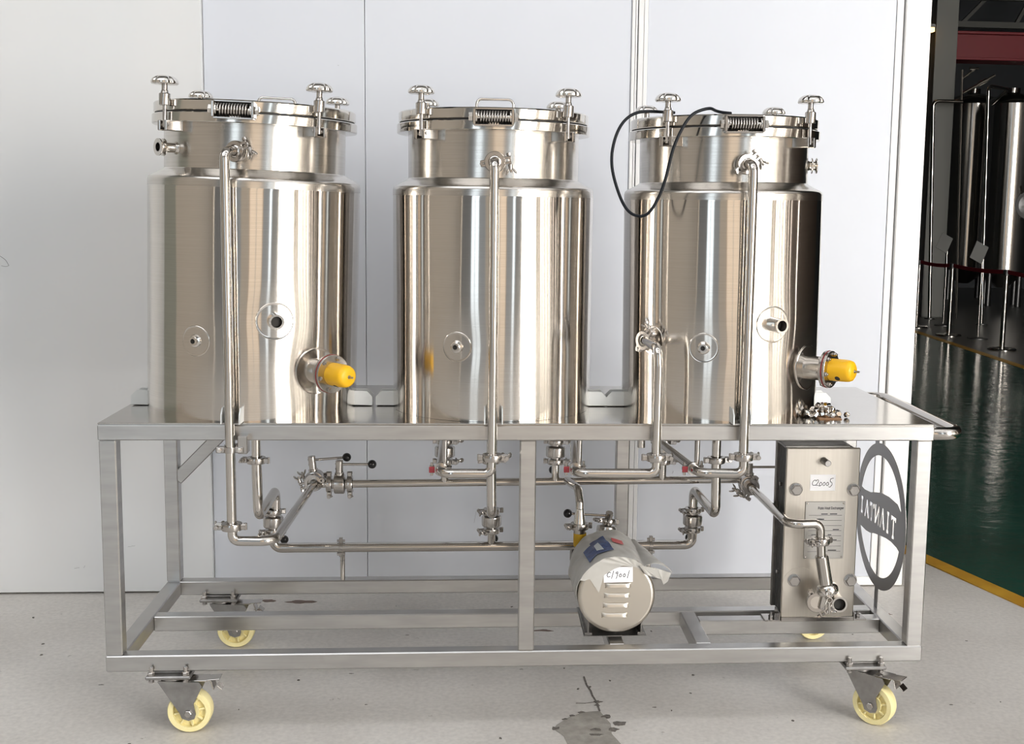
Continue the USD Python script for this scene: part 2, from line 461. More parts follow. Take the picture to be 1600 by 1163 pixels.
# the hall around, most of it behind the camera and seen in the steel
def wall_y(name, y, x0, x1, h, holes, m, label):
    t = thing(name, label, None, kind='structure')
    cur = x0; th = .25
    for (a, b, z0, z1) in sorted(holes):
        obj('wall_section', bx(cur, a, y - th, y, 0, h, 0), m(cur), t, smooth=False)
        if z0 > 0: obj('wall_section', bx(a, b, y - th, y, 0, z0, 0), m(a), t, smooth=False)
        obj('wall_section', bx(a, b, y - th, y, z1, h, 0), m(a), t, smooth=False)
        cur = b
    obj('wall_section', bx(cur, x1, y - th, y, 0, h, 0), m(cur), t, smooth=False)
    return t


H = 7.0
SY = -9.2
mat('hall_peach', (.84, .66, .50), .8)
mat('hall_slate', (.27, .285, .30), .75)
mat('hall_brown', (.075, .055, .042), .8)
mat('hall_moss', (.30, .31, .27), .8)
# cladding sheets of the wall opposite: (x from, x to, finish); openings: (x from, x to, z from, z to, glass)
SHEETS = [(-6, -5.78, 'hall_tan'), (-5.66, -3.15, 'hall_slate'), (-1.6, -.4, 'hall_grey'), (-.4, .9, 'hall_beige'), (.9, 1.0, 'hall_peach'), (3.2, 3.3, 'hall_peach'), (3.3, 4.6, 'hall_grey'), (5.15, 7.0, 'hall_slate'), (11.5, 11.9, 'hall_tan'), (12.2, 12.7, 'hall_brown'), (12.9, 13.3, 'hall_tan'), (13.55, 14, 'hall_brown')]
HOLES = [(-5.78, -5.66, .2, 5.6, 'daylight_slit'), (-3.15, -1.6, .2, 5.6, 'daylight_window'), (1.0, 3.2, .05, 4.0, 'daylight_peach'), (4.6, 5.15, .2, 5.6, 'daylight_window'), (7.0, 11.5, 0, 6.2, 'daylight_door'), (11.9, 12.2, .1, 5.6, 'daylight_slit'), (12.7, 12.9, .1, 5.6, 'daylight_slit'), (13.3, 13.55, .1, 5.6, 'daylight_slit')]
ws = thing('wall_south', 'clad hall wall opposite the partition', None, kind='structure')
for a, b, m_ in SHEETS:
    obj('cladding_sheet', bx(a, b, SY - .25, SY, 0, H, 0), m_, ws, smooth=False)
for i, (a, b, z0, z1, g_) in enumerate(HOLES):
    if z0: obj('sill_sheet', bx(a, b, SY - .25, SY, 0, z0, 0), 'hall_tan', ws, smooth=False)
    obj('lintel_sheet', bx(a, b, SY - .25, SY, z1, H, 0), 'hall_tan', ws, smooth=False)
    t = thing(f'window_{i + 1}' if z0 else 'door_1', 'tall daylit hall window' if z0 else 'bright daylit hall door', None, kind='structure')
    obj('window_pane' if z0 else 'door_panel', bx(a, b, SY - .16, SY - .14, z0, z1, 0), g_, t, smooth=False)
    if b - a > 1:
        nm = 2 if z0 else 4
        for k in range(1, nm):
            xx = a + (b - a) * k / nm
            obj('mullion', bx(xx - .03, xx + .03, SY - .13, SY - .03, z0, z1, 0), 'hall_grey', t, smooth=False)
te = thing('wall_east', 'hall wall on the right with narrow daylit slots', None, kind='structure')
SLOTS = [(-9.1, -8.75), (-8.5, -8.25), (-7.95, -7.6), (-7.35, -7.2), (-6.95, -6.55), (-6.25, -6.1), (-5.8, -5.5), (-5.1, -4.98), (-4.4, -4.28), (-3.5, -3.38), (-1.2, -1.0)]
cur = -9.2
for i, (a, b) in enumerate(SLOTS):
    obj('cladding_sheet', bx(14, 14.25, cur, a, 0, H, 0), 'hall_brown' if i in (1, 3, 5, 7, 8, 9, 10, 11) else 'hall_tan', te, smooth=False)
    obj('lintel_sheet', bx(14, 14.25, a, b, 5.6, H, 0), 'hall_tan', te, smooth=False)
    w = thing(f'window_{20 + i}', 'narrow daylit slot window', None, kind='structure')
    obj('window_pane', bx(14.14, 14.16, a, b, 0, 5.6, 0), 'daylight_slit' if i < 11 else 'daylight_window', w, smooth=False)
    cur = b
obj('cladding_sheet', bx(14, 14.25, cur, 9, 0, H, 0), 'hall_brown', te, smooth=False)
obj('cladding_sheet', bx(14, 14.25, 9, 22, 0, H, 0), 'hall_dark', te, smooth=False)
obj('wall_west_end', bx(-6.25, -6, -.8, 1.34, 0, H, 0), 'hall_moss', smooth=False, label='grey green end of the left hall wall', kind='structure')
obj('wall_west', bx(-6.25, -6, -9.2, -.8, 0, H, 0), 'hall_tan', smooth=False, label='hall wall on the left', kind='structure')
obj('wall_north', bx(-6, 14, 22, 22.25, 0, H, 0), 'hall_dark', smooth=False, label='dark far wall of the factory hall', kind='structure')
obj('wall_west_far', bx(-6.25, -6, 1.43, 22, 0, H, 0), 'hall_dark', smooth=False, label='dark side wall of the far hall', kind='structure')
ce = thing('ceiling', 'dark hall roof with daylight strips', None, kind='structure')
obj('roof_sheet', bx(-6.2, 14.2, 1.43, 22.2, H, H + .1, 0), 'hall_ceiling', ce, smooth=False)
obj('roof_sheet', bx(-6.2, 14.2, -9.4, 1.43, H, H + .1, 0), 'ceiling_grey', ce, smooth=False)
for x0, x1, y, w_ in ((-5, 9, -7.2, .5), (-5, 9, -4.4, .5), (-5, 9, -1.9, .4), (-5.6, .6, -5.8, .6), (-5.6, .6, -3.1, .6)):
    obj('skylight', bx(x0, x1, y - w_, y + w_, H - .03, H - .01, 0), 'daylight_roof', ce, smooth=False)

# ================================================================ THE CART
L, B, ZD, ZB, W, AP = 2.5029, .7642, .957, .199, .05, .052
cart = thing('brewing_cart', 'welded stainless steel cart frame on cream casters carrying the three tanks', 'cart', (L / 2, B / 2, 0))
obj('deck', bx(-.001, L + .001, -.001, B + .001, ZD - .006, ZD, .003), 'steel_deck', cart)
zt, zb_ = ZD - .0062, ZD - AP
obj('deck_rail', bx(-.001, L + .001, -.001, W, zb_, zt, .003), 'steel_frame', cart)
obj('deck_rail', bx(0, L, B - W, B, zb_, zt, .003), 'steel_frame', cart)
obj('deck_rail', bx(0, W, W, B - W, zb_, zt, .003), 'steel_frame', cart)
obj('deck_rail', bx(L - W, L, W, B - W, zb_, zt, .003), 'steel_frame', cart)
for x0 in (.001, 1.2316, L - W - .001):
    obj('leg', bx(x0, x0 + W - .001, .001, W, ZB + W, zb_, .0035), 'steel_frame', cart)
for x0 in (.001, 1.610, L - W - .001):
    obj('leg', bx(x0, x0 + W - .002, B - W, B - .001, ZB + W, zb_, .0035), 'steel_frame', cart)
zr0, zr1 = ZB, ZB + W
obj('bottom_rail', bx(0, L, 0, W, zr0, zr1, .0035), 'steel_frame', cart)
obj('bottom_rail', bx(0, L, B - W, B, zr0, zr1, .0035), 'steel_frame', cart)
obj('bottom_rail', bx(0, W, W, B - W, zr0, zr1, .0035), 'steel_frame', cart)
obj('bottom_rail', bx(L - W, L, W, B - W, zr0, zr1, .0035), 'steel_frame', cart)
obj('middle_rail', bx(W, L - W, .345, .395, zr0, zr1, .0035), 'steel_frame', cart)
obj('middle_rail', bx(1.84, L - W, .252, .302, zr0, zr1, .0035), 'steel_frame', cart)
obj('cross_bar', bx(1.792, 1.842, W, .345, zr0, zr1, .0035), 'steel_frame', cart)
obj('cross_bar', bx(1.518, 1.568, W, .345, zr0, zr1, .0035), 'steel_frame', cart)
obj('brace', bar((.042, B - W / 2, .622), (.262, B - W / 2, .848), .045, .045, (0, 1, 0)), 'steel_frame', cart)
hz = .922
obj('push_handle', tube([(L - .002, .032, hz), (2.60, .032, hz), (2.60, .745, hz), (L - .002, .745, hz)], .0195, .05, 10, 24), 'steel_pipe', cart, smooth=True)

# emblem with cut-out lettering, readable from the right end of the cart
def letter(ch, w, h, s):
    def st(*pts): return LineString(pts).buffer(s / 2, cap_style=2, join_style=2)
    sf = s * .9
    if ch == 'T': g = [st((0, h - s / 2), (w, h - s / 2)), st((w / 2, 0), (w / 2, h)), st((w * .28, s * .3), (w * .72, s * .3)), st((s * .3, h), (s * .3, h - sf * 1.6)), st((w - s * .3, h), (w - s * .3, h - sf * 1.6))]
    elif ch == 'I': g = [st((w / 2, 0), (w / 2, h)), st((w * .15, s * .35), (w * .85, s * .35)), st((w * .15, h - s * .35), (w * .85, h - s * .35))]
    elif ch == 'A': g = [st((w * .08, 0), (w / 2, h)), st((w * .92, 0), (w / 2, h)), st((w * .25, h * .32), (w * .46, h * .32)), st((-w * .04, s * .3), (w * .24, s * .3)), st((w * .76, s * .3), (w * 1.04, s * .3))]
    else: g = [st((w * .1, 0), (w * .1, h)), st((w * .9, 0), (w * .9, h)), st((w * .1, h), (w * .9, 0))]
    return unary_union(g)


ey, ez, eR = .370, .570, .250
ring2d = Point(ey, ez).buffer(eR, 48).difference(Point(ey, ez).buffer(eR - .042, 48))
up_e = [(.66, .655), (.601, .632), (.54, .624), (.474, .629), (.42, .642), (.365, .653), (.29, .657), (.21, .652), (.15, .62), (.10, .59)]
lo_e = [(.10, .47), (.15, .495), (.196, .510), (.25, .515), (.301, .513), (.36, .506), (.409, .499), (.46, .488), (.502, .485), (.588, .490), (.66, .52)]
band2d = Polygon(up_e + lo_e).intersection(Point(ey, ez).buffer(eR - .01, 48))
tabs = sbox(ey + .038, ez + eR - .02, ey + .072, ZD - AP + .002).union(sbox(ey - .02, ZB + W - .002, ey + .014, ez - eR + .02))
emb = unary_union([ring2d, band2d, tabs])
txt = []
for k, ch in enumerate('TIANTAI'):
    w = .028 if ch == 'I' else .044
    h = .074 - .0026 * k
    cx = .236 + .0535 * k
    zc = .567 + .003 * math.sin(k * .9)
    txt.append(affinity.translate(letter(ch, w, h, .0115), cx - w / 2, zc - h / 2))
emb = emb.difference(unary_union(txt))
obj('emblem', plate_of(emb, .0016, lambda v: np.c_[2.476 + v[:, 2], v[:, 0], v[:, 1]]), 'steel_emblem', cart, smooth=False, label='dark ring emblem with cut-out lettering TIANTAI')


def caster(px, py, ang, flip=1):
    """Plate bolted under the rail, swivelled fork and a cream wheel; ang turns the trail direction about z (0 = to +x)."""
    zt = ZB
    c, s = math.cos(ang), math.sin(ang)
    R3 = np.array([[c, -s, 0], [s, c, 0], [0, 0, 1]])
    P = lambda m: (setattr(m, 'vertices', m.vertices @ R3.T + [px, py, 0]), m)[1]
    r, wd = .0665, .042
    wx = .052
    pl = bx(px - .066, px + .066, py - .056, py + .056, zt - .018, zt - .007, .003)
    pad = bx(px - .058, px + .058, py - .028, py + .02, zt - .007, zt - .0005, .002)
    top = obj('caster', [pl, pad, place(lathe([(.030, -.034), (.034, -.030), (.034, -.021), (.030, -.019)], 24), (px, py, zt), (0, 0, 1))], 'steel_dull', cart, label='swivel caster with cream yellow wheel')
    for sx in (-.05, .05):
        for sy in (-.045, .045):
            o = np.array([px + sx, py + sy, 0])
            obj('caster_bolt', [hexagon(o + [0, 0, zt - .008], (0, 0, 1), .0105, .012), cyl(o + [0, 0, zt - .026], o + [0, 0, zt + .020], .0058, 10), hexagon(o + [0, 0, zt - .028], (0, 0, 1), .0085, .007)], 'steel_cast', top)
    fk = []
    for s_ in (-1, 1):
        poly = Polygon([(-.034, zt - .032), (.085, zt - .038), (.092, zt - .050), (.066, .095), (wx + .020, .062), (wx + .016, .050), (wx, .045), (wx - .018, .052), (wx - .024, .068), (-.004, .118)])
        poly = poly.buffer(.004).buffer(-.002)
        y0 = s_ * .030 - .0022
        fk.append(P(plate_of(poly, .0044, lambda v, y0=y0: np.c_[v[:, 0], y0 + v[:, 2], v[:, 1]])))
    fk.append(P(bx(-.032, .06, -.031, .031, zt - .040, zt - .034, .002)))
    obj('fork', fk, 'steel_dull', top)
    prof = [(.016, -wd / 2 + .003), (.030, -wd / 2 + .001), (.030, -.007), (.0475, -.007), (.049, -wd / 2), (.0635, -wd / 2), (r - .0004, -.016), (r, 0), (r - .0004, .016), (.0635, wd / 2), (.049, wd / 2), (.0475, .007), (.030, .007), (.030, wd / 2 - .001), (.016, wd / 2 - .003)]
    wh = [place(ring_of(prof + [(.007, wd / 2 - .003), (.007, -wd / 2 + .003)], 44), (wx, 0, r), (0, 1, 0))]
    for k in range(8):
        a = k * math.pi / 4 + .2
        d = np.array([math.cos(a), 0, math.sin(a)])
        wh.append(bar(np.array([wx, 0, r]) + d * .029, np.array([wx, 0, r]) + d * .047, .006, wd - .006, (-d[2], 0, d[0]), .001))
    obj('wheel', [P(m) for m in wh], 'wheel_cream', top)
    obj('axle', [P(cyl((wx, -.037, r), (wx, .037, r), .005, 12)), P(hexagon(np.array([wx, -.032, r]), (0, -1, 0), .011, .008)), P(hexagon(np.array([wx, .032, r]), (0, 1, 0), .011, .008))], 'steel_cast', top)
    br = [P(bx(.055, .108, -.026, .026, zt - .036, zt - .032, .001)), P(bar((.10, 0, zt - .034), (.145, 0, zt - .031), .044, .003, (0, 1, 0), .001)), P(bar((.118, 0, zt - .036), (.126, 0, zt - .064), .044, .003, (0, 1, 0), .001)), P(bar((.134, 0, zt - .052), (.150, 0, zt - .066), .034, .003, (0, 1, 0), .001))]
    obj('brake_lever', br, 'steel_cast', top)


caster(.186, .032, 0.0)
caster(2.318, .032, math.radians(-42))
caster(.186, .738, 0.0)
caster(2.318, .738, math.radians(10))

# ================================================================ THE TANKS
def cyl_patch(r0, az, z, rad, lift, k=14, n=40):
    """A round disc bent onto the tank wall, with a rim."""
    prof = [(0, lift)] + [(rad * i / k, lift) for i in range(1, k)] + [(rad - .0012, lift + .0006), (rad, lift - .0002), (rad + .0008, -.004)]
    m = ring_of(prof, n, closed=False) if False else lathe(prof[1:] if prof[0][0] > 0 else prof, n)
    v = m.vertices.copy()
    a = az + v[:, 0] / r0
    rr = r0 + v[:, 2]
    m.vertices = np.c_[rr * np.sin(a), -rr * np.cos(a), z + v[:, 1]]
    m.fix_normals()
    return m


def tank(label, xc, R, dz, tilt, ports, heaters, neck_ports, handle_x, df=0.0, sink=0.0):
    y0 = .337
    t = thing('brewing_tank', label, 'tank', (xc, y0, ZD))
    ct, st_ = math.cos(tilt), math.sin(tilt)
    R3 = np.array([[ct, 0, st_], [0, 1, 0], [-st_, 0, ct]])

    def put(m):
        if isinstance(m, (list, tuple)): m = join(*m)
        m = m.copy(); m.vertices = m.vertices @ R3.T + [xc, y0, ZD]; return m

    def part(name, m, material, parent=None, **k):
        return obj(name, put(m), material, parent or t, **k)

    def rad(az): return np.array([math.sin(az), -math.cos(az), 0])
    def tang(az): return np.array([math.cos(az), math.sin(az), 0])
    s = dz
    zs, zc, zn, zf0, zg, zf1 = .673 + s, .703 + s, .723 + s, .865 + s + df, .896 + s + df, .931 + s + df
    Rn, Rf = R - .0485, R - .0185
    # body with shallow weld dents around the ports
    n, k = 260, 76
    a = np.linspace(0, 2 * np.pi, n, endpoint=False); z = np.linspace(.0005 - sink, zs, k)
    A, Z = np.meshgrid(a, z)
    d = np.zeros_like(A)
    for (paz, pz, amp, sig) in [(p[0], p[1], p[3], .075) for p in ports] + [(h[0], h[1], .0032, .085) for h in heaters] + [(0, .0, .0012, .10)]:
        da = (A - paz + np.pi) % (2 * np.pi) - np.pi
        d -= amp * np.exp(-((da * R) ** 2 + ((Z - pz) * 1.0) ** 2) / sig ** 2)
    d += .00035 * np.sin(5 * A + 3.1 * Z / .7 + xc * 3) + .0002 * np.sin(11 * A - 4 * Z + xc)
    RR = R + d
    v = np.stack([RR * np.sin(A), -RR * np.cos(A), Z], -1).reshape(-1, 3)
    f = []
    for i in range(k - 1):
        for q in range(n):
            w = (q + 1) % n
            f += [(i * n + q, i * n + w, (i + 1) * n + w), (i * n + q, (i + 1) * n + w, (i + 1) * n + q)]
    part('body', trimesh.Trimesh(v, f, process=False), 'steel_mirror', smooth=True)
    part('shoulder', ring_of([(R - .004, zs), (R + .0002, zs), (R + .0002, zc - .012), (R - .002, zc - .004), (R - .007, zc), (R - .02, zc + .007), (Rn + .004, zn), (Rn, zn + .004), (Rn - .004, zn)], 120), 'steel_satin', smooth=40)
    part('neck', ring_of([(Rn, zn), (Rn, zf0), (Rn - .004, zf0), (Rn - .004, zn)], 120), 'steel_satin', smooth=40)
    part('neck_flange', ring_of([(Rn - .01, zf0), (Rf + .003, zf0), (Rf + .005, zf0 + .002), (Rf + .005, zg - .004), (Rf + .003, zg - .002), (Rn - .01, zg - .002)], 120), 'steel_ring', smooth=40)
    part('gasket', ring_of([(Rn - .01, zg - .002), (Rf - .004, zg - .002), (Rf - .004, zg + .003), (Rn - .01, zg + .003)], 96), 'gasket_black')
    part('lid', lathe([(Rf - .002, zg + .003), (Rf, zg + .005), (Rf, zf1 - .004), (Rf - .004, zf1), (Rf - .03, zf1 + .001), (Rf * .6, zf1 + .004), (0, zf1 + .006)], 120), 'steel_ring', smooth=40)
    if handle_x is not None:
        hx, hy, hh = handle_x
        part('lid_handle', tube([(hx - .055, hy, zf1 - .002), (hx - .055, hy, zf1 + hh), (hx + .055, hy, zf1 + hh), (hx + .055, hy, zf1 - .002)], .0042, .018, 6, 10), 'steel_bright', smooth=True)
    # swing-bolt lid clamps
    for az in (-44, 44, 136, 224):
        az = math.radians(az); r_, t_ = rad(az), tang(az)
        o = r_ * (Rf + .0155)
        Zp = lambda h: o + np.array([0, 0, h])
        lug = [bar(r_ * (Rn - .002) + t_ * q + np.array([0, 0, zf0 - .012]), o + r_ * .010 + t_ * q + np.array([0, 0, zf0 - .012]), .012, .030, t_, .002) for q in (-.017, .017)]
        lug.append(bar(r_ * (Rn - .002) + np.array([0, 0, zf0 - .024]), o - r_ * .012 + np.array([0, 0, zf0 - .024]), .026, .006, t_, .001))
        lug.append(cyl(o - t_ * .026 + np.array([0, 0, zf0 - .010]), o + t_ * .026 + np.array([0, 0, zf0 - .010]), .005, 10))
        lc = part('lid_clamp', lug, 'steel_cast')
        rod = [cyl(Zp(zf0 - .018), Zp(zg + .03), .0062, 12), cyl(Zp(zg + .014), Zp(zg + .049), .0165, 16, bev=.002), cyl(Zp(zg + .046), Zp(zg + .058), .0125, 14, r2=.010), cyl(Zp(zg + .055), Zp(zg + .078), .0088, 14)]
        for q in range(9):
            rod.append(place(ring_of([(.005, -.0012), (.0070, 0), (.005, .0012)], 12), Zp(zf0 + .0 + q * .0042), (0, 0, 1)))
        part('clamp_rod', rod, 'steel_cast', lc)
        kp = [(.009, 0), (.013, .001), (.026, .002), (.0365, .002), (.0395, .0055), (.0385, .012), (.034, .019), (.026, .0245), (.015, .0275), (.007, .0285)]
        kn = lathe(kp, 60)
        vv = kn.vertices; an = np.arctan2(vv[:, 1], vv[:, 0]); q = np.hypot(vv[:, 0], vv[:, 1])
        sc_ = 1 - .10 * np.clip((q - .012) / .02, 0, 1) * (np.abs(np.cos(an * 2.5 + .6)) < .30)
        vv[:, 0] *= sc_; vv[:, 1] *= sc_; kn.vertices = vv
        part('clamp_knob', place(kn, Zp(zg + .072), (0, 0, 1)), 'steel_bright', lc, smooth=50)
    # spring hinge on the front of the lid
    az = math.radians(-1); r_, t_ = rad(az), tang(az)
    zh = zg + .004
    P = lambda tt, rr, zz: r_ * (Rf + rr) + t_ * tt + np.array([0, 0, zh + zz])
    hg = part('hinge', [bar(P(q, -.004, 0), P(q, .042, 0), .008, .046, t_, .002) for q in (-.056, .056)] + [bar(P(-.056, .008, .024), P(.056, .008, .024), .030, .005, r_, .001), bar(P(-.056, .016, -.024), P(.056, .016, -.024), .040, .005, r_, .001)], 'steel_cast')
    part('hinge_plate', bar(P(-.052, .003, 0), P(.052, .003, 0), .003, .044, r_, .001), 'hinge_dark', hg)
    part('hinge_pin', [cyl(P(-.072, .022, 0), P(.072, .022, 0), .0075, 14)] + [hexagon(P(q * .060, .022, 0), t_ * q, .0135, .012) for q in (-1, 1)] + [cyl(P(q * .047, .022, 0), P(q * .0525, .022, 0), .018, 20) for q in (-1, 1)], 'steel_bright', hg)
    th = np.linspace(0, 11 * 2 * np.pi, 11 * 14)
    sp = [P(-.044 + .088 * i / (len(th) - 1), .022 + .0155 * math.cos(w), .0155 * math.sin(w)) for i, w in enumerate(th)]
    part('hinge_spring', tube(sp, .0031, raw=True, n=7), 'steel_cast', hg, smooth=True)
    # foot brackets
    for deg in (0, 90, 180, 270):
        az = math.radians(deg); r_, t_ = rad(az), tang(az)
        fb = []; bz = (R + .03) * tilt * math.sin(az)
        for q in (-.026, .026):
            poly = Polygon([(-.004, .0035), (.0555, .0035), (.0555, .031), (.038, .049), (-.004, .049)])
            fb.append(plate_of(poly, .004, lambda v, q=q: r_ * (R + v[:, 0:1]) + t_ * (q - .002 + v[:, 2:3]) + np.array([0, 0, 1.]) * v[:, 1:2]))
        fb.append(bar(r_ * (R - .004) + np.array([0, 0, .004]), r_ * (R + .052) + np.array([0, 0, .004]), .052, .005, t_, .001))
        b = part('bracket_base', fb[2].apply_translation((0, 0, bz)), 'steel_dull')
        for q in fb[:2]: part('bracket_plate', q.apply_translation((0, 0, bz)), 'bracket_steel', b, smooth=False)
        o = r_ * (R + .028) + np.array([0, 0, bz])
        part('bracket_bolt', [hexagon(o + [0, 0, .0065], (0, 0, 1), .009, .008), cyl(o + [0, 0, .006], o + [0, 0, .026], .0045, 10)], 'steel_dull', b)
    # small and large sockets welded through round weld discs
    for (paz, pz, kind, amp) in ports:
        r_ = rad(paz)
        big = kind in ('large', 'short')
        pr, pl_, dr = (.0225, .052 if kind == 'large' else .028, .056) if big else (.0125, .016, .0455)
        c0 = r_ * (R - .006) + np.array([0, 0, pz]); c1 = r_ * (R + pl_) + np.array([0, 0, pz])
        disc = part('weld_disc', cyl_patch(R, paz, pz, dr, .0012), 'steel_mirror', smooth=25)
        if kind == 'pipe':
            continue
        part('socket', [pipe_piece(c0, c1, pr, pr * (.28 if big else .42), 28)] + ([] if big else [place(ring_of([(pr, 0), (pr + .008, 0), (pr + .005, .006), (pr, .008)], 24), r_ * (R) + np.array([0, 0, pz]), r_)]), 'steel_bright', disc)
        part('socket_bore', cyl(c0, r_ * (R + pl_ * (.45 if big else .7)) + np.array([0, 0, pz]), pr * (.73 if big else .6), 20), 'bore_dark', disc)
    # screw-in heating elements
    for (haz, hz_) in heaters:
        r_, t_ = rad(haz), tang(haz)
        C0 = np.array([0, 0, hz_])
        part('weld_disc', cyl_patch(R, haz, hz_, .071, .0016), 'steel_mirror', smooth=25)
        q = lambda d: r_ * (R + d) + C0
        he = part('heating_element', [cyl(q(-.01), q(.066), .0375, 40, bev=.0005)], 'steel_satin', label='heating element port with yellow cap')
        fl = lambda a_, b_, r0, m: part('flange', place(lathe([(r0 - .001, 0), (r0, .001), (r0, b_ - a_ - .001), (r0 - .001, b_ - a_)], 44), q(a_), r_), m, he)
        fl(.060, .069, .0575, 'steel_cast'); fl(.0725, .081, .0575, 'steel_cast')
        part('red_gasket', place(lathe([(.0585, 0), (.0585, .0035)], 44), q(.069), r_), 'gasket_red', he)
        cap = lathe([(.0345, 0), (.0345, .040), (.0335, .058), (.030, .068), (.022, .0735), (0, .075)], 40)
        part('heater_cap', [place(cap, q(.081), r_)], 'cap_yellow', he, smooth=45, label='yellow plastic cap')
        ho = unit(t_ * -.35 + np.array([0, 0, -.80]) + 0 * r_) if haz < .8 else unit(-t_ * .62 + np.array([0, 0, -.55]))
        hp = q(.112) + ho * .0335
        part('cap_hole', cyl(hp - ho * .004, hp + ho * .0012, .0085, 16, bev=.0003), 'bore_dark', he)
        part('cap_stud', [cyl(q(.15), q(.172), .0032, 10), hexagon(q(.153), r_, .0058, .005)], 'steel_dull', he)
        for j in range(6):
            w = math.radians(60 * j + 12)
            o = (t_ * math.cos(w) + np.array([0, 0, math.sin(w)])) * .0475
            part('flange_bolt', [hexagon(q(.081) + o, r_, .0072, .006), cyl(q(.052) + o, q(.092) + o, .0038, 10), hexagon(q(.052) + o, r_, .0072, .006)], 'steel_cast', he)
    # ferrule outlets in the neck
    for (naz, nz, ln, flange) in neck_ports:
        r_ = rad(naz); C0 = np.array([0, 0, nz]); q = lambda d: r_ * (Rn + d) + C0
        np_ = part('neck_port', [pipe_piece(q(-.006), q(ln), .0143, .002, 28), place(ring_of([(.0125, 0), (.0255, 0), (.0255, .003), (.018, .0065), (.0143, .0075)], 32), q(ln), -r_), place(ring_of([(.0143, 0), (.020, .0), (.0155, .006), (.0143, .007)], 28), q(-.001), r_)], 'steel_bright')
        if flange:
            part('port_flange', place(ring_of([(.0125, 0), (.0255, 0), (.0255, .003), (.018, .0055), (.0143, .006)], 32), q(ln - .018), r_), 'steel_bright', np_)
            part('port_bore', cyl(q(-.004), q(ln - .03), .0122, 20), 'bore_dark', np_)
    return t


D = math.radians
tank('left brewing tank with open neck port and yellow heater cap at lower right', .388, .323, .013, .026,
     [(D(-21), 1.192 - ZD, 'small', .0008), (D(20.3), 1.258 - ZD, 'short', .0022)], [(D(44.5), 1.104 - ZD)],
     [(D(1.5), 1.747 - ZD - .012 + .012, .040, False), (D(-47), 1.752 - ZD, .058, True)], (.078, -.10, .025), df=-.008, sink=.012)
tank('middle brewing tank with one small socket and no heater, between the other two tanks', 1.151, .3175, 0., 0.,
     [(D(-20.2), 1.182 - ZD, 'small', .0020)], [], [(D(-.2), 1.732 - ZD, .040, False)], (.0, -.20, .030))
tank('right brewing tank with black cable looped over its lid and heater facing right', 1.897, .3175, 0., -.009,
     [(D(-20), 1.185 - ZD, 'small', .0016), (D(18.7), 1.256 - ZD, 'large', .0018), (D(-52.5), 1.198 - ZD, 'pipe', .0008)], [(D(49), 1.112 - ZD)],
     [(D(-.8), 1.735 - ZD, .040, False), (D(82), 1.742 - ZD, .030, True)], None, df=-.005, sink=.006)

# ================================================================ PIPEWORK
F = -.035


def ferrule(at, axis):
    return place(ring_of([(.0125, -.006), (PR + .0005, -.006), (.0215, -.002), (.025, -.001), (.025, .001), (.0215, .002), (PR + .0005, .006), (.0125, .006)], 30), at, axis)


def riser(label, x, zn, zc, neck_x, neck_y, hang=None, u=(1, 0, 0), clampw=1, neck_u=(1, 0, .3), zclip=None):
    t = thing('riser_pipe', label, 'pipe', (x, F, zc))
    obj('tube', [tube([(neck_x, neck_y, zn), (x, F, zn), (x, F, zc + .004)], PR, .032, 10, 24)] + [ferrule((neck_x + (x - neck_x) * .05, neck_y - .004, zn), (x - neck_x, F - neck_y, 0)), ferrule((x, F, zc + .006), (0, 0, 1))], 'steel_pipe', t)
    clamp(t, (neck_x, neck_y, zn), (neck_x - x, neck_y - F, 0), neck_u, wdir=1)
    clamp(t, (x, F, zc), (0, 0, 1), u, wdir=clampw)
    if hang:
        h = [bx(x + .022, x + .050, F - .006, .0, hang - .012, hang + .040, .002), place(ring_of([(PR + .0005, -.008), (PR + .005, -.008), (PR + .005, .008), (PR + .0005, .008)], 24), (x, F, hang), (0, 0, 1)),
             bx(x - .040, x - PR, F - .010, F + .010, hang - .009, hang + .009, .002), bx(x + PR, x + .040, F - .010, F + .010, hang - .009, hang + .009, .002), bx(x - .02, x + .02, F + .012, .0, hang - .012, hang + .012, .001)]
        c = obj('pipe_hanger', h, 'steel_cast', t)
        for q in (-.029, .029):
            obj('hanger_bolt', [hexagon((x + q, F - .010, hang), (0, -1, 0), .0075, .006), cyl((x + q, F - .010, hang), (x + q, F - .020, hang), .004, 10)], 'steel_bright', c)
    return t


riser('long riser pipe clipped to the deck edge in front of the left tank', .386, 1.745, .655, .409, .016, hang=.885, u=(-1, 0, -.12), clampw=-1, neck_u=(.9, 0, .45))
riser('riser pipe down the front of the middle tank', 1.148, 1.728, .861, 1.150, .010, neck_u=(1, 0, .15))
riser('riser pipe down the front of the right tank', 1.903, 1.735, .863, 1.893, .012, neck_u=(.8, 0, .6))

# short riser from the side port of the right tank
az = D(-52.5); rd = np.array([math.sin(az), -math.cos(az), 0]); pc = np.array([1.897, .337, 1.196])
p0, p1 = pc + rd * .312, pc + rd * .352
t = thing('riser_pipe', 'short riser pipe from the low left port of the right tank', 'pipe', (1.638, F, .861))
obj('tube', [tube([p0, p1, (1.636, F + .01, 1.192), (1.638, F, 1.14), (1.638, F, .865)], PR, .035, 8, 24), ferrule((1.638, F, .867), (0, 0, 1)), ferrule(p1, rd)], 'steel_pipe', t)
clamp(t, p1, rd, (.8, .35, .25), wdir=1)
clamp(t, (1.638, F, .861), (0, 0, 1), (1, 0, 0), wdir=1)

YM, ZM = .65, .628        # upper manifold
YL, ZL = .68, .382        # lower manifold


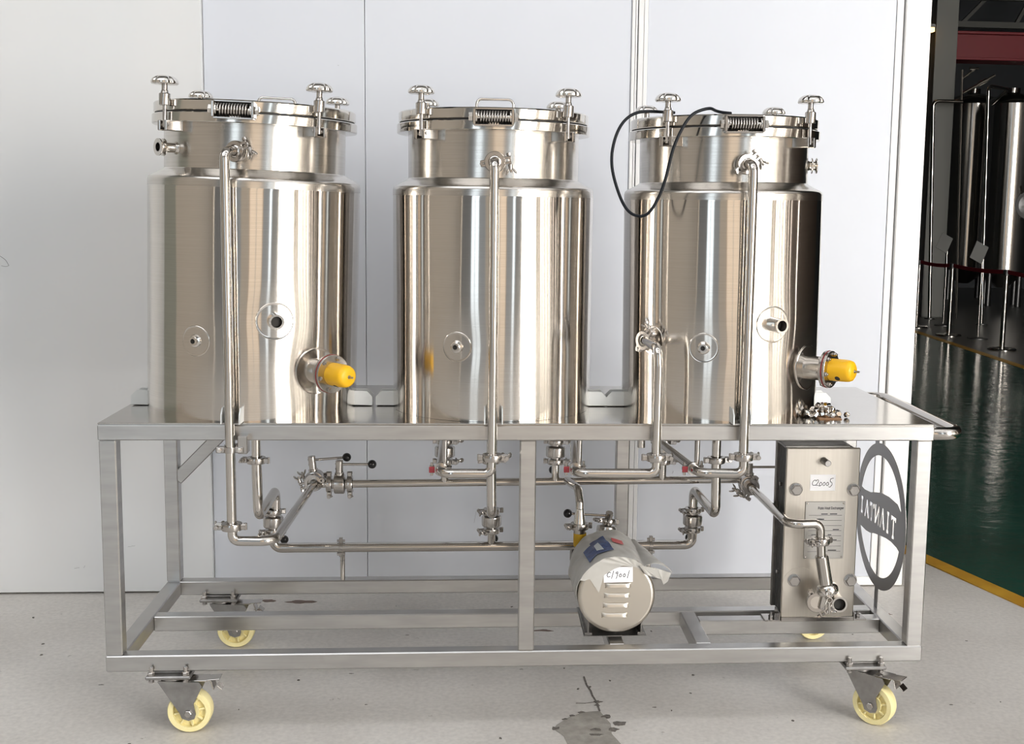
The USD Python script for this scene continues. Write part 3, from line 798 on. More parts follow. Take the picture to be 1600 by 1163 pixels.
def crossover(label, x, z, xl, xv):
    """From the clamp under a riser: down, left, then back to the valve over the manifold."""
    t = thing('crossover_pipe', label, 'pipe', (x, F, z))
    zz = .8125
    obj('tube', [tube([(x, F, z - .004), (x, F, zz), (xl, F, zz), (xl + .6 * (xv - xl), .42, zz + .004), (xv, YM, zz), (xv, YM, ZM + .125)], PR, .040, 8, 22), ferrule((x, F, z - .006), (0, 0, 1))], 'steel_pipe', t)
    c = np.array([xl + .09 * (xv - xl), .028, zz]); ax = unit((xv - xl, YM - F, 0))
    h = obj('pipe_hanger', [place(ring_of([(PR + .0004, -.007), (PR + .006, -.007), (PR + .006, .007), (PR + .0004, .007)], 26), c, ax), bx(c[0] - .034, c[0] - PR, c[1] - .008, c[1] + .008, zz - .005, zz + .005, .001), bx(c[0] + PR, c[0] + .032, c[1] - .008, c[1] + .008, zz - .005, zz + .005, .001), cyl(c + [.012, .004, .012], (c[0] + .012, c[1] + .004, zb_ + .002), .0085, 14)], 'steel_cast', t)
    obj('hanger_bolt', [cyl((c[0] - .027, c[1], zz - .020), (c[0] - .027, c[1], zz + .020), .0042, 10), hexagon((c[0] - .027, c[1], zz + .006), (0, 0, 1), .007, .006), hexagon((c[0] - .027, c[1], zz - .012), (0, 0, 1), .007, .006)], 'steel_cast', h)
    obj('rubber_block', bx(c[0] - .035, c[0] - .018, c[1] - .012, c[1] - .0075, zz - .009, zz + .009, .001), 'red_plastic', h, label='red plastic block')
    obj('hanger_bolt', [cyl((c[0] + .026, c[1], zz - .012), (c[0] + .026, c[1], zz + .024), .0042, 10), hexagon((c[0] + .026, c[1], zz + .005), (0, 0, 1), .007, .006)], 'steel_cast', h)
    return t


crossover('bent pipe under the deck left of the middle post, fed by the middle riser', 1.146, .861, .995, .991)
crossover('bent pipe under the deck just right of the middle post', 1.640, .861, 1.395, 1.455)
crossover('bent pipe under the deck below the right tank', 1.905, .863, 1.770, 1.690)

# left run: from the left riser back to the two levered valves
t = thing('return_pipe', 'bent pipe running from the foot of the left riser back to two levered valves', 'pipe', (.387, F, .61))
obj('tube', [tube([(.387, F, .651), (.388, F, .611), (.508, F, .610), (.530, YM - .045, .620), (.530, YM - .02, .6215)], PR, .042, 10, 24), tube([(.527, YM - .10, .6195), (.534, YM - .022, .621), (.560, YM, .622), (.585, YM, .622)], PR, .02, 6, 20), ferrule((.387, F, .649), (0, 0, 1))], 'steel_pipe', t)
butterfly((.532, YM + .028, .628), (.03, 1, .0), (-.12, 0, 1), (1, 0, .08), 'butterfly valve facing forward with black ball lever, left of the pair under the left tank', lever_len=.112, ring_u=(-1, 0, -.3), stem_h=.052)
butterfly((.622, YM, .622), (1, 0, 0), (0, 0, 1), (1, 0, .0), 'inline butterfly valve with black ball lever, right of the pair under the left tank', lever_len=.104, ring_u=(0, 0, -1))

t = thing('upper_manifold', 'upper horizontal manifold pipe behind the posts, with three branch tees', 'pipe', (1.36, YM, ZM))
obj('tube', [tube([(.66, YM, .622), (2.05, YM, .636)], PR, n=22)], 'steel_pipe', t)
TEES = (.991, 1.384, 1.769)
for x in TEES:
    z = .622 + (x - .66) / 1.39 * .014
    obj('branch_tee', [cyl((x, YM, z), (x, YM, .700), PR, 22), ferrule((x, YM, .698), (0, 0, 1))], 'steel_pipe', t)
for x, lab in zip(TEES, ('upright valve on the first manifold branch, left of the middle post', 'upright valve on the middle manifold branch, right of the middle post', 'upright valve on the last manifold branch, under the right tank')):
    butterfly((x, YM, .738), (0, 0, 1), (0, 1, 0), (0, .55, -.85), lab, lever_len=.105, ring_u=(1, -.25, 0))

# lower manifold with tank outlets
t = thing('lower_manifold', 'lower horizontal manifold pipe with elbows at both ends', 'pipe', (1.14, YL, ZL))
obj('tube', [tube([(.385, YL, .440), (.385, YL, ZL), (1.890, YL, ZL + .003), (1.890, YL, .440)], .0172, .045, 10, 22)], 'steel_pipe', t)
obj('branch_tee', [cyl((1.158, YL, ZL), (1.158, YL, .442), PR, 22)], 'steel_pipe', t)
for x in (.622, 1.738):
    obj('support_post', [cyl((x, YL + .046, ZB + W), (x, YL + .046, .335), .0085, 14), tube([(x, YL + .046, .32), (x, YL + .046, .352), (x, YL + .0, ZL - PR - .004)], .0085, .02, 5, 14)], 'steel_pipe', t)
    c = obj('pipe_clip', [place(ring_of([(PR + .0003, -.007), (PR + .005, -.007), (PR + .005, .007), (PR + .0003, .007)], 24), (x, YL, ZL), (1, 0, 0)), bx(x - .006, x + .006, YL - .008, YL + .008, ZL + PR, ZL + PR + .022, .001), bx(x - .006, x + .006, YL - .008, YL + .008, ZL - PR - .018, ZL - PR, .001)], 'steel_cast', t)
    obj('clip_bolt', [cyl((x - .014, YL, ZL + PR + .011), (x + .014, YL, ZL + PR + .011), .004, 10), cyl((x - .014, YL, ZL - PR - .009), (x + .014, YL, ZL - PR - .009), .0055, 10)], 'steel_cast', c)
for x, lab in ((.385, 'upright valve on the left end of the lower manifold'), (1.158, 'upright valve in the middle of the lower manifold'), (1.890, 'upright valve on the right end of the lower manifold')):
    butterfly((x, YL, .478), (0, 0, 1), (0, 1, 0), (.15 if x < 1 else .1, .45, -.85), lab, lever_len=.105, ring_u=(-1, -.3, 0))


def outlet(label, x, xb, zlow=.585):
    t = thing('outlet_pipe', label, 'pipe', (x, .337, .775))
    obj('tube', [tube([(x, .337, .775), (x + .004, .337, zlow), (xb, YL - .0, zlow + .008), (xb, YL, .512)], .0163, .036, 10, 24), cyl((x, .337, zb_ - .03), (x, .337, ZD - .007), .0205, 24), cyl((x, .337, .778), (x, .337, zb_ - .03), .0150, 24), ferrule((x, .337, .777), (0, 0, 1)), ferrule((x, .337, .771), (0, 0, 1))], 'steel_pipe', t)
    clamp(t, (x, .337, .774), (0, 0, 1), (-1, .15, 0) if x < 1 else (1, .15, 0), wing=False)
    return t


outlet('drain pipe under the left tank bending back to the lower manifold', .392, .395)
outlet('drain pipe under the middle tank bending back to the lower manifold', 1.150, 1.156)
outlet('drain pipe under the right tank bending back to the lower manifold', 1.898, 1.890)

# pump feed with reducer
PX, PZ = 1.545, .388
t = thing('pump_pipe', 'feed pipe dropping from the upper manifold through a cone reducer to the pump', 'pipe', (1.452, .47, .52))
obj('tube', [tube([(1.425, YM, .632), (1.452, .50, .640), (1.456, .468, .60), (1.456, .460, .575)], PR, .03, 8, 22)], 'steel_pipe', t)
obj('reducer', place(lathe([(PR, 0), (PR, .006), (.0205, .045), (.0215, .055)], 28), (1.456, .460, .578), (0, 0, -1)), 'steel_bright', t)
clamp(t, (1.456, .460, .517), (0, 0, 1), (-1, -.2, 0), ring=.032, wing=False)
obj('nozzle', cyl((1.456, .460, .51), (1.459, .460, .44), .0205, 26), 'steel_cast', t)
obj('yellow_sleeve', ring_of([(.021, 0), (.0222, 0), (.0222, .045), (.021, .045)], 28).apply_translation((1.458, .459, .447)), 'sleeve_yellow', t, label='yellow wrap on the nozzle')
butterfly((1.560, .560, .470), (.15, .2, 1), (.12, -.25, 1), (-1, .05, .05), 'levered butterfly valve behind the pump with its black ball pointing left', lever_len=.135, ring_u=(-1, -.4, 0), stem_h=.04)

# pipe to the heat exchanger
vx = 2.080
butterfly((vx, YM - .02, .621), (0, 1, 0), (0, 0, 1), (1, 0, 0), 'butterfly valve at the right end of the upper manifold beside the heat exchanger', lever_len=.125, ring_u=(-.5, 0, -1), stem_h=.042)
t = thing('exchanger_pipe', 'bent pipe coming forward to the front of the heat exchanger', 'pipe', (2.2, .12, .55))
obj('tube', [tube([(vx, YM - .055, .620), (2.098, .128, .607), (2.205, .150, .607), (2.2065, .150, .553)], PR, .040, 10, 24), ferrule((2.2065, .150, .555), (0, 0, 1))], 'steel_pipe', t)
clamp(t, (2.2065, .150, .548), (0, 0, 1), (-1, -.35, 0), wdir=1)
tube2 = [cyl((2.2085, .150, .545), (2.2125, .150, .495), PR, 22), ferrule((2.2068, .150, .541), (0, 0, 1))]
obj('tail_tube', tube2, 'steel_pipe', t)
obj('sleeve', cyl((2.2125, .150, .500), (2.2335, .150, .398), .0215, 28), 'steel_pipe', t)

# ================================================================ HEAT EXCHANGER
hx = thing('plate_heat_exchanger', 'plate heat exchanger with steel front plate standing at the right end of the cart', 'heat exchanger', (2.23, .30, ZB + W))
X0, X1, Z0, Z1 = 2.110, 2.3555, .262, .834
obj('front_plate', bx(X0, X1, .238, .250, Z0, Z1, .003), 'steel_plate', hx)
obj('rear_plate', bx(X0 - .004, X1 - .01, .358, .372, Z0, Z1 + .012, .003), 'steel_dull', hx)
pk = [bx(X0 + .006 + .0015 * (k % 2), X1 - .012, .2515 + k * .0066, .2515 + k * .0066 + .0050, Z0 + .006, Z1 - .004, .001) for k in range(16)]
obj('plate_pack', pk, 'dark_steel', hx, kind='stuff')
obj('top_cover', bx(X0 - .002, X1 - .03, .251, .366, Z1 - .004, Z1 + .006, .002), 'steel_dull', hx)
for (x, z) in ((2.145, .697), (2.337, .695), (2.150, .390), (2.340, .389)):
    obj('tie_bolt', [hexagon((x, .238, z), (0, -1, 0), .0185, .016), cyl((x, .238, z), (x, .2355, z), .022, 22), cyl((x, .234, z), (x, .3, z), .008, 12)], 'steel_cast', hx)
for z in (.70, .40):
    obj('side_nut', hexagon((X0 + .004, .30, z), (-1, 0, 0), .007, .008), 'steel_cast', hx)
obj('top_stud', [cyl((2.234, .238, .792), (2.239, .206, .789), .0125, 18, r2=.011)], 'steel_dull', hx)
obj('lower_disc', place(lathe([(.058, 0), (.058, .001)], 40), (2.170, .238, .375), (0, -1, 0)), 'steel_plate', hx)
for (x0, x1) in ((X0 - .052, X0 - .001), (X1 + .001, X1 + .045)):
    obj('foot', [bx(x0, x1, .235, .300, ZB + W + .0005, ZB + W + .006, .001), bx(x0 if x0 > 2.2 else x1 - .004, x0 + .004 if x0 > 2.2 else x1, .236, .300, ZB + W, ZB + W + .03, .001)], 'steel_cast', hx)
    xm = (x0 + x1) / 2
    obj('foot_bolt', [hexagon((xm, .262, ZB + W + .006), (0, 0, 1), .0085, .009), cyl((xm, .262, ZB + W), (xm, .262, ZB + W + .026), .0045, 10)], 'steel_dull', hx)
obj('base_strip', bx(X0 + .001, X1, .232, .252, ZB + W + .0005, Z0 + .002, .001), 'steel_cast', hx)
# nameplate: raised plate, print flat on it
npx0, npx1, npz0, npz1 = 2.178, 2.311, .463, .656
npl = obj('nameplate', bx(npx0, npx1, .2345, .2378, npz0, npz1, .0008), 'nameplate_metal', hx, label='etched grey nameplate')
wr = meshkit.text_mesh('Plate Heat Exchanger', .0085, .0004, bold=True)
sx = .086 / (wr.vertices[:, 0].max() - wr.vertices[:, 0].min())
pts = wr.vertices; wr.vertices = np.c_[npx0 + .042 + (pts[:, 0] - pts[:, 0].min()) * sx, .2343 - pts[:, 2], npz1 - .026 + pts[:, 1]]; wr.fix_normals()
obj('nameplate_print', wr, 'ink', npl, smooth=False)
ln = []
for k in range(8):
    z = npz1 - .046 - k * .0175
    ln.append(bx(npx0 + .012, npx1 - .010, .2340, .2345, z, z + .0009, 0))
    for j in range(3):
        a = npx0 + .012 + random.uniform(0, .085); ln.append(bx(a, a + random.uniform(.008, .022), .2340, .2345, z + .003, z + .0058, 0))
obj('nameplate_rule', ln, 'ink', npl, smooth=False, kind='stuff')
for (x, z) in ((npx0 + .006, npz1 - .006), (npx1 - .006, npz1 - .006), (npx0 + .006, npz0 + .006), (npx1 - .006, npz0 + .006)):
    obj('rivet', ball((x, .2345, z), .003, 1), 'steel_bright', npl)
# ports at the foot of the plate: an open ferrule, a clamped one and the fitting on the pipe
obj('open_port', [pipe_piece((2.292, .238, .320), (2.288, .175, .326), .0255, .006, 30)], 'steel_bright', hx)
obj('port_bore', cyl((2.292, .238, .320), (2.2895, .192, .3245), .0195, 24), 'bore_dark', hx)
obj('capped_port', [cyl((2.218, .238, .330), (2.210, .176, .336), .0175, 26), cyl((2.2105, .181, .3355), (2.2085, .166, .337), .0245, 30)], 'steel_bright', hx)
cl = clamp(hx, (2.2095, .174, .336), (-.12, -1, .1), (.62, 0, -1), ring=.033, wdir=1, name='port_clamp')
t = thing('angle_fitting', 'rounded pipe fitting with two small round bosses in front of the heat exchanger foot', 'pipe fitting', (2.238, .15, .39))
obj('fitting_body', [place(lathe([(.018, .022), (.030, .016), (.0355, .006), (.0355, -.008), (.030, -.017), (.016, -.022)], 36), (2.237, .152, .386), (-.22, .15, 1)), cyl((2.237, .16, .372), (2.226, .165, .318), .016, 22), cyl((2.237, .152, .384), (2.262, .20, .352), .018, 20)], 'steel_bright', t, smooth=True)
for c in ((2.230, .118, .386), (2.233, .120, .365)):
    obj('boss', [pipe_piece(np.array(c) + [0, .014, 0], np.array(c) + [.001, -.008, -.002], .0098, .0025, 20)], 'steel_bright', t)
obj('bleed_pin', cyl((2.238, .128, .350), (2.240, .128, .312), .0035, 10), 'steel_bright', t)

# handwritten paper labels
STROKES = {'C': [[(.8, .8), (.5, .95), (.2, .7), (.1, .4), (.3, .08), (.75, .15)]], '2': [[(.1, .75), (.35, 1.0), (.65, .85), (.5, .5), (.1, .05), (.5, .12), (1.0, .0)]],
           '0': [[(.45, .6), (.2, .4), (.25, .08), (.55, .05), (.7, .35), (.45, .6)]], '5': [[(.25, 1.1), (.2, .65), (.6, .55), (.7, .2), (.35, -.2), (.1, -.1)], [(.25, 1.1), (.75, 1.2)]],
           '1': [[(.55, 1.1), (.3, -.15)]], '9': [[(.6, .95), (.25, .85), (.3, .6), (.65, .7), (.65, .95), (.6, .3), (.45, -.2)]]}


def scrawl(text, h, pitch, slant=.12):
    g = []
    for k, ch in enumerate(text):
        for st in STROKES[ch]:
            p = np.array(fillet([(*q, 0) for q in st], .2, 5))[:, :2]
            p = p * [h * .8, h]; p[:, 0] += k * pitch + p[:, 1] * slant
            g.append(LineString(p).buffer(.0009))
    return unary_union(g)


def paper(text, x, z, w, h, y, label, tilt=0.0, char=.022):
    t = thing('paper_label', label, 'paper label', (x, y, z))
    c, s = math.cos(tilt), math.sin(tilt)
    to = lambda dy: (lambda v: np.c_[x + c * v[:, 0] - s * v[:, 1], y + dy - v[:, 2], z + s * v[:, 0] + c * v[:, 1]])
    obj('paper_sheet', plate_of(sbox(-w / 2, -h / 2, w / 2, h / 2), .0004, to(0)), 'paper', t, smooth=False)
    g = scrawl(text, char, w * .135)
    b = g.bounds
    g = affinity.translate(g, -(b[0] + b[2]) / 2, -(b[1] + b[3]) / 2)
    obj('handwriting', plate_of(g, .0003, to(-.0004)), 'ink', t, smooth=False)


paper('C20005', 2.233, .719, .084, .054, .2376, 'white paper label handwritten C20005 on the heat exchanger plate')

# ================================================================ PUMP
pump = thing('pump', 'motor pump in a round steel shroud with louvred end cover, on the bottom rails', 'pump', (PX, .25, ZB + W))
pr = .1225
obj('motor_shroud', place(ring_of([(pr - .002, .012), (pr, .014), (pr, .30), (pr - .004, .305), (pr - .012, .30), (pr - .012, .02)], 80), (PX, .10, PZ), (0, 1, 0)), 'steel_shroud', pump)
obj('end_cover', place(lathe([(pr + .0005, .03), (pr + .0012, .016), (pr - .001, .007), (pr - .007, .001), (pr - .014, 0), (.05, -.001)], 80), (PX, .10, PZ), (0, 1, 0)), 'steel_shroud', pump, smooth=50)
for k in range(4):
    zc, xc = .424 - k * .0322, PX + .002 - k * .003
    w2, hh = .0415, .0072
    lo = []
    nseg = 20
    v, f = [], []
    for i in range(nseg + 1):
        s = -1 + 2 * i / nseg
        prof = max(0.0, 1 - abs(s) ** 6)
        for j in range(7):
            a = math.pi / 2 * j / 6
            v.append((xc + s * w2 + (hh * 2 * (1 - math.cos(a)) * .15), .0995 - .0085 * prof * math.sin(a) ** .8, zc + hh * (1 - 2 * math.sin(a) ** 1.0 * .0) - 2 * hh * (1 - math.cos(a))))
    for i in range(nseg):
        for j in range(6):
            q = i * 7 + j; f += [(q, q + 7, q + 8), (q, q + 8, q + 1)]
    # a pressed scoop: bulges out towards its lower lip, closed underneath
    m = trimesh.Trimesh(v, f, process=False)
    under = bx(xc - w2 * .92, xc + w2 * .96, .0925, .0992, zc - hh - .0010, zc - hh + .0002, .0003)
    obj('louver', [m, under], 'steel_shroud', pump, smooth=60)
    obj('louver_slot', bx(xc - w2 * .95, xc + w2 * .95, .0985, .0992, zc - hh - .0026, zc - hh - .0008, 0), 'bore_dark', pump, smooth=False)
obj('pump_head', place(lathe([(.05, -.01), (.088, 0), (.094, .006), (.094, .040), (.088, .048), (.05, .056), (.03, .066)], 48), (PX, .405, PZ), (0, 1, 0)), 'steel_cast', pump)
obj('suction_port', [cyl((PX, .46, PZ), (PX, .55, PZ), .019, 24), cyl((PX + .015, .47, PZ + .06), (PX + .015, .56, PZ + .075), .019, 24)], 'steel_pipe', pump)
obj('outlet_elbow', tube([(1.459, .460, .442), (1.462, .455, .40), (1.50, .45, .39)], .019, .02, 6, 22), 'steel_cast', pump)
for z in (.425, .370):
    obj('head_fitting', [hexagon((1.452, .43, z), (-1, 0, 0), .0145, .016), cyl((1.436, .43, z), (1.425, .43, z), .010, 14), cyl((1.428, .43, z - .02), (1.428, .43, z + .02), .006, 12)], 'steel_dull', pump)
for x in (PX - .085, PX + .085):
    obj('motor_foot', [bx(x - .012, x + .012, .13, .36, ZB + W + .001, ZB + W + .008, .001), bx(x - .003, x + .003, .13, .36, ZB + W + .004, PZ - .075, .001)], 'steel_dull', pump)
obj('base_plate', bx(PX - .10, PX + .10, .12, .395, ZB + W, ZB + W + .0015, 0), 'steel_dull', pump)

paper('C19001', 1.548, .458, .092, .050, .0965, 'white paper label handwritten C19001 on the pump end cover', tilt=.02, char=.019)

# crumpled plastic bag lying over the motor
bag = thing('plastic_bag', 'crumpled off-white plastic bag with blue print draped over the pump motor', 'bag', (PX, .25, PZ + .12))


def bag_point(th, y, lift=0.0):
    """th from straight up, positive to the right (degrees); beyond 42 degrees the sheet leaves the motor and hangs out as a corner."""
    r = pr + .0045 + lift
    w = .0025 * math.sin(th * .07 + y * 24) + .002 * math.sin(th * .05 - y * 37 + 1) + .0014 * math.sin(th * .19 + y * 52)
    if th > 30: w *= .35
    a = math.radians(min(th, 40))
    p = np.array([PX + (r + abs(w)) * math.sin(a), y, PZ + (r + abs(w)) * math.cos(a)])
    if th > 40:
        d = (th - 40) / 50
        out = np.array([.088 * d, 0, -.020 * d + .020 * math.sin(d * 3.1)])
        p = p + out * (1.0 - .75 * np.clip((y - .11) / .25, 0, 1)) + np.array([0, 0, w * .8])
    return p


ths = np.linspace(-98, 90, 76); vs = np.linspace(0, 1, 34)
gp = []
for v_ in vs:
    row = []
    for th in ths:
        front = .092 + .0008 * max(0, -th - 62) - .012 * max(0, (th - 40) / 50)
        back = .405 - .0009 * max(0, th - 35) * 1.0 - .001 * max(0, -th - 60)
        row.append(bag_point(th, front + (back - front) * v_))
    gp.append(row)
gp = np.array(gp)


def sheet(g, thick=.0006):
    h, w = g.shape[:2]
    e1, e2 = np.gradient(g, axis=0), np.gradient(g, axis=1)
    nn = np.cross(e1, e2); nn /= np.maximum(np.linalg.norm(nn, axis=2, keepdims=True), 1e-12)
    v = np.concatenate([(g + nn * thick).reshape(-1, 3), (g - nn * thick).reshape(-1, 3)])
    f = []; k = h * w
    for i in range(h - 1):
        for j in range(w - 1):
            a, b, c, d = i * w + j, i * w + j + 1, (i + 1) * w + j + 1, (i + 1) * w + j
            f += [(a, b, c), (a, c, d), (k + a, k + c, k + b), (k + a, k + d, k + c)]
    edge = [(i * w, (i + 1) * w) for i in range(h - 1)] + [((i + 1) * w + w - 1, i * w + w - 1) for i in range(h - 1)] + [(j + 1, j) for j in range(w - 1)] + [((h - 1) * w + j, (h - 1) * w + j + 1) for j in range(w - 1)]
    for a, b in edge:
        f += [(a, b, k + b), (a, k + b, k + a)]
    m = trimesh.Trimesh(v, f, process=False); m.fix_normals(); return m


obj('bag_sheet', sheet(gp), 'bag_plastic', bag, smooth=60)
seg = Point(PX, PZ).buffer(pr + .007, 60).intersection(Polygon([(1.40, .445), (1.440, .440), (1.458, .446), (1.487, .402), (1.503, .458), (1.535, .478), (1.562, .489), (1.60, .484), (1.66, .455), (1.72, .45), (1.72, .6), (1.40, .6)]))
sk = plate_of(seg, .0012, lambda v: np.c_[v[:, 0], .0945 - .004 * np.sin(v[:, 0] * 90) ** 2 - v[:, 2], v[:, 1]])
obj('front_hem', sk, 'bag_plastic', bag, smooth=60)
flap = Polygon([(1.612, .492), (1.664, .483), (1.714, .467), (1.703, .441), (1.690, .429), (1.682, .447), (1.655, .455), (1.632, .461)])
sk2 = plate_of(flap.segmentize(.006), .0012, lambda v: np.c_[v[:, 0], .088 - .004 * np.sin(v[:, 0] * 110) ** 2 - .25 * (v[:, 0] - 1.61) ** 1 * .2 - v[:, 2], v[:, 1]])
obj('hanging_corner', sk2, 'bag_plastic', bag, smooth=60)


def decal(pts, mname, lift, n=8):
    """A printed patch on the bag between four (angle, y) corners."""
    c = np.array(pts, float); g = []
    for i in range(n):
        row = []
        for j in range(n):
            u, v_ = j / (n - 1), i / (n - 1)
            q = (1 - u) * (1 - v_) * c[0] + u * (1 - v_) * c[1] + u * v_ * c[2] + (1 - u) * v_ * c[3]
            row.append(bag_point(q[0], q[1], lift))
        g.append(row)
    return sheet(np.array(g), .0003)


obj('printed_panel', decal([(-40, .125), (-27, .140), (-30, .275), (-45, .26)], 'print_blue', .0045), 'print_blue', bag, label='dark blue print')
obj('printed_panel', decal([(-27, .150), (-2, .160), (-10, .315), (-32, .295)], 'print_blue', .0045), 'print_blue', bag, label='dark blue print')
obj('printed_figure', decal([(-25, .185), (-15, .18), (-20, .26), (-27, .25)], 'print_white', .0056), 'print_white', bag, label='pale printed figure')
obj('printed_mark', decal([(1, .245), (16, .235), (15, .280), (0, .290)], 'print_red', .0045), 'print_red', bag, label='red printed mark')

# ================================================================ LOOSE THINGS ON THE DECK
cab = [(1.86, .10, 1.889), (1.80, .05, 1.893), (1.776, .02, 1.895), (1.733, .005, 1.880), (1.700, -.002, 1.842), (1.669, -.004, 1.770), (1.648, -.002, 1.680), (1.617, .002, 1.606), (1.585, .01, 1.578), (1.544, .03, 1.595), (1.512, .045, 1.662), (1.497, .06, 1.748), (1.520, .085, 1.835), (1.56, .11, 1.878), (1.60, .13, 1.891), (1.65, .15, 1.893), (1.70, .17, 1.893)]
from scipy.interpolate import CubicSpline
cs = CubicSpline(np.arange(len(cab)), np.array(cab)); pts = cs(np.linspace(0, len(cab) - 1, 130))
obj('black_cable', tube(pts, .0046, raw=True, n=12), 'cable_black', smooth=True, label='thin black cable hanging in a loop from the lid of the right tank', cat='cable')
ORIGIN[Sdf.Path('/World/black_cable')] = np.zeros(3)

obj('cardboard_piece', bx(2.165, 2.237, .075, .13, ZD + .0002, ZD + .003, .001), 'cardboard', label='small brown cardboard scrap under the heap of nuts', cat='cardboard')
place_nuts = []
r = np.random.default_rng(3)
for lvl, cnt, rad_ in ((0, 17, .044), (1, 11, .029), (2, 6, .015)):
    for q in range(cnt):
        a = q * 2 * np.pi / cnt + lvl; rr = rad_ * (1 if q % 3 else .45)
        place_nuts.append((2.190 + rr * math.cos(a) * 1.15, .125 + rr * math.sin(a) * .75, ZD + .0115 + lvl * .0125, r.normal(size=3)))
place_nuts += [(2.262, .108, ZD + .010, np.array([.4, -1, .3])), (2.245, .14, ZD + .009, np.array([.2, .3, 1])), (2.12, .13, ZD + .009, np.array([-.2, -1, .2]))]
for q, (x, y, z, d) in enumerate(place_nuts):
    nut = lathe([(.0072, -.0075), (.0088, -.0065), (.0088, .0035), (.0076, .0045), (.0064, .0045), (.0056, .008), (.0026, .0098)], 6)
    obj('steel_nut', place(nut, (x, y, z), d), 'steel_bright', smooth=20, label='steel nut lying apart at the right end of the heap' if q == len(place_nuts) - 3 else 'small shiny steel nut in the heap beside the right tank', cat='nut', group=None if q == len(place_nuts) - 3 else 'heap of steel nuts on the deck')

# ================================================================ THE FAR HALL ON THE RIGHT
def stanchion_parts(t, x, y):
    obj('base', place(lathe([(.165, 0), (.165, .012), (.155, .022), (.06, .032), (.03, .04)], 36), (x, y, .001)), 'tank_steel', t)
    obj('post', cyl((x, y, .03), (x, y, .90), .031, 24), 'tank_steel', t)
    obj('belt_head', cyl((x, y, .885), (x, y, .955), .036, 24), 'dark_steel', t)


st0 = thing('barrier_post', 'polished queue barrier post nearest the right edge of the photo', 'barrier post', (7.353, 10.18, 0), 'queue barrier posts')
stanchion_parts(st0, 7.353, 10.18)
dup(st0, (7.333, 11.75, 0), 'polished queue barrier post in the middle of the visible row')
dup(st0, (7.305, 12.85, 0), 'polished queue barrier post farthest back, beside the partition edge')


def belt(y0, y1, x0, x1, sag, label):
    g = np.array([[np.array([x0 + (x1 - x0) * s, y0 + (y1 - y0) * s, .905 + h - sag * 4 * s * (1 - s)]) for s in np.linspace(0, 1, 12)] for h in (0, .025, .048)])
    obj('barrier_belt', sheet(g, .001), 'belt_red', label=label, cat='barrier belt')


belt(10.22, 11.71, 7.353, 7.333, .02, 'dark red barrier belt between the middle and the nearest post')
belt(11.79, 12.81, 7.333, 7.306, .02, 'dark red barrier belt between the two farther posts')
belt(8.7, 10.14, 7.37, 7.353, .02, 'brighter red barrier belt leaving the photo at the right edge')


def sign(t, x, y, hgt):
    obj('base', place(lathe([(.13, 0), (.13, .012), (.11, .02), (.02, .03)], 30), (x, y, .001)), 'dark_steel', t)
    obj('post', cyl((x, y, .02), (x, y, hgt - .08), .012, 14), 'tank_steel', t)
    obj('board', bar((x + .02, y + .06, hgt + .09), (x - .115, y - .06, hgt - .12), .175, .012, (1, .1, -.05)), 'sign_face', t)


s0 = thing('sign_stand', 'grey slanted information stand just right of the farther red belt', 'sign stand', (7.60, 11.4, 0))
sign(s0, 7.58, 11.4, 1.13)
s1 = thing('sign_stand', 'grey slanted information stand farther back beside the partition edge', 'sign stand', (7.84, 13.16, 0))
sign(s1, 7.82, 13.16, 1.20)


def big_tank(label, x, y, R_, z0, z1, dome, extra=True):
    t = thing('fermenting_tank', label, 'tank', (x, y, 0))
    obj('shell', place(ring_of([(R_ - .01, z0), (R_, z0), (R_, z1), (R_ - .01, z1)], 96), (x, y, 0)), 'tank_steel', t)
    obj('top_dome', place(lathe([(R_, z1), (R_ + .012, z1 + .01), (R_ + .004, z1 + .03), (R_ * .8, z1 + dome * .55), (R_ * .4, z1 + dome * .9), (.12, z1 + dome), (.12, z1 + dome + .08)], 64), (x, y, 0)), 'tank_steel', t)
    obj('bottom_cone', place(lathe([(.1, z0 - .3), (R_ * .6, z0 - .14), (R_, z0)], 64), (x, y, 0)), 'tank_steel', t)
    for k in range(4):
        a = k * math.pi / 2 + .5
        p = np.array([x + R_ * .8 * math.cos(a), y + R_ * .8 * math.sin(a), 0])
        obj('leg', cyl(p, p + [0, 0, z0], .05, 16), 'dark_steel', t)
    if extra:
        az = math.atan2(-R_, -.02)
        mx, my, mz = x + R_ * .45, y - R_ * .9 - .02, z0 + 1.15
        mw = obj('manway', place(ring_of([(.17, 0), (.24, 0), (.25, .03), (.24, .06), (.17, .06)], 36), (mx, my + .03, mz), (0, -1, 0)), 'dark_steel', t)
        obj('manway_door', place(lathe([(.2, 0), (.18, .03), (.08, .05)], 30), (mx, my, mz), (0, -1, 0)), 'dark_steel', mw)
        obj('manway_arm', [tube([(mx - .1, my - .12, mz + .32), (mx + .05, my - .14, mz), (mx - .02, my - .12, mz - .25)], .03, .2, 6, 12), cyl((mx - .13, my - .15, mz - .03), (mx + .2, my - .15, mz + .03), .014, 10), cyl((mx - .06, my - .15, mz - .15), (mx + .06, my - .15, mz + .15), .014, 10)], 'tank_steel', mw)
    return t


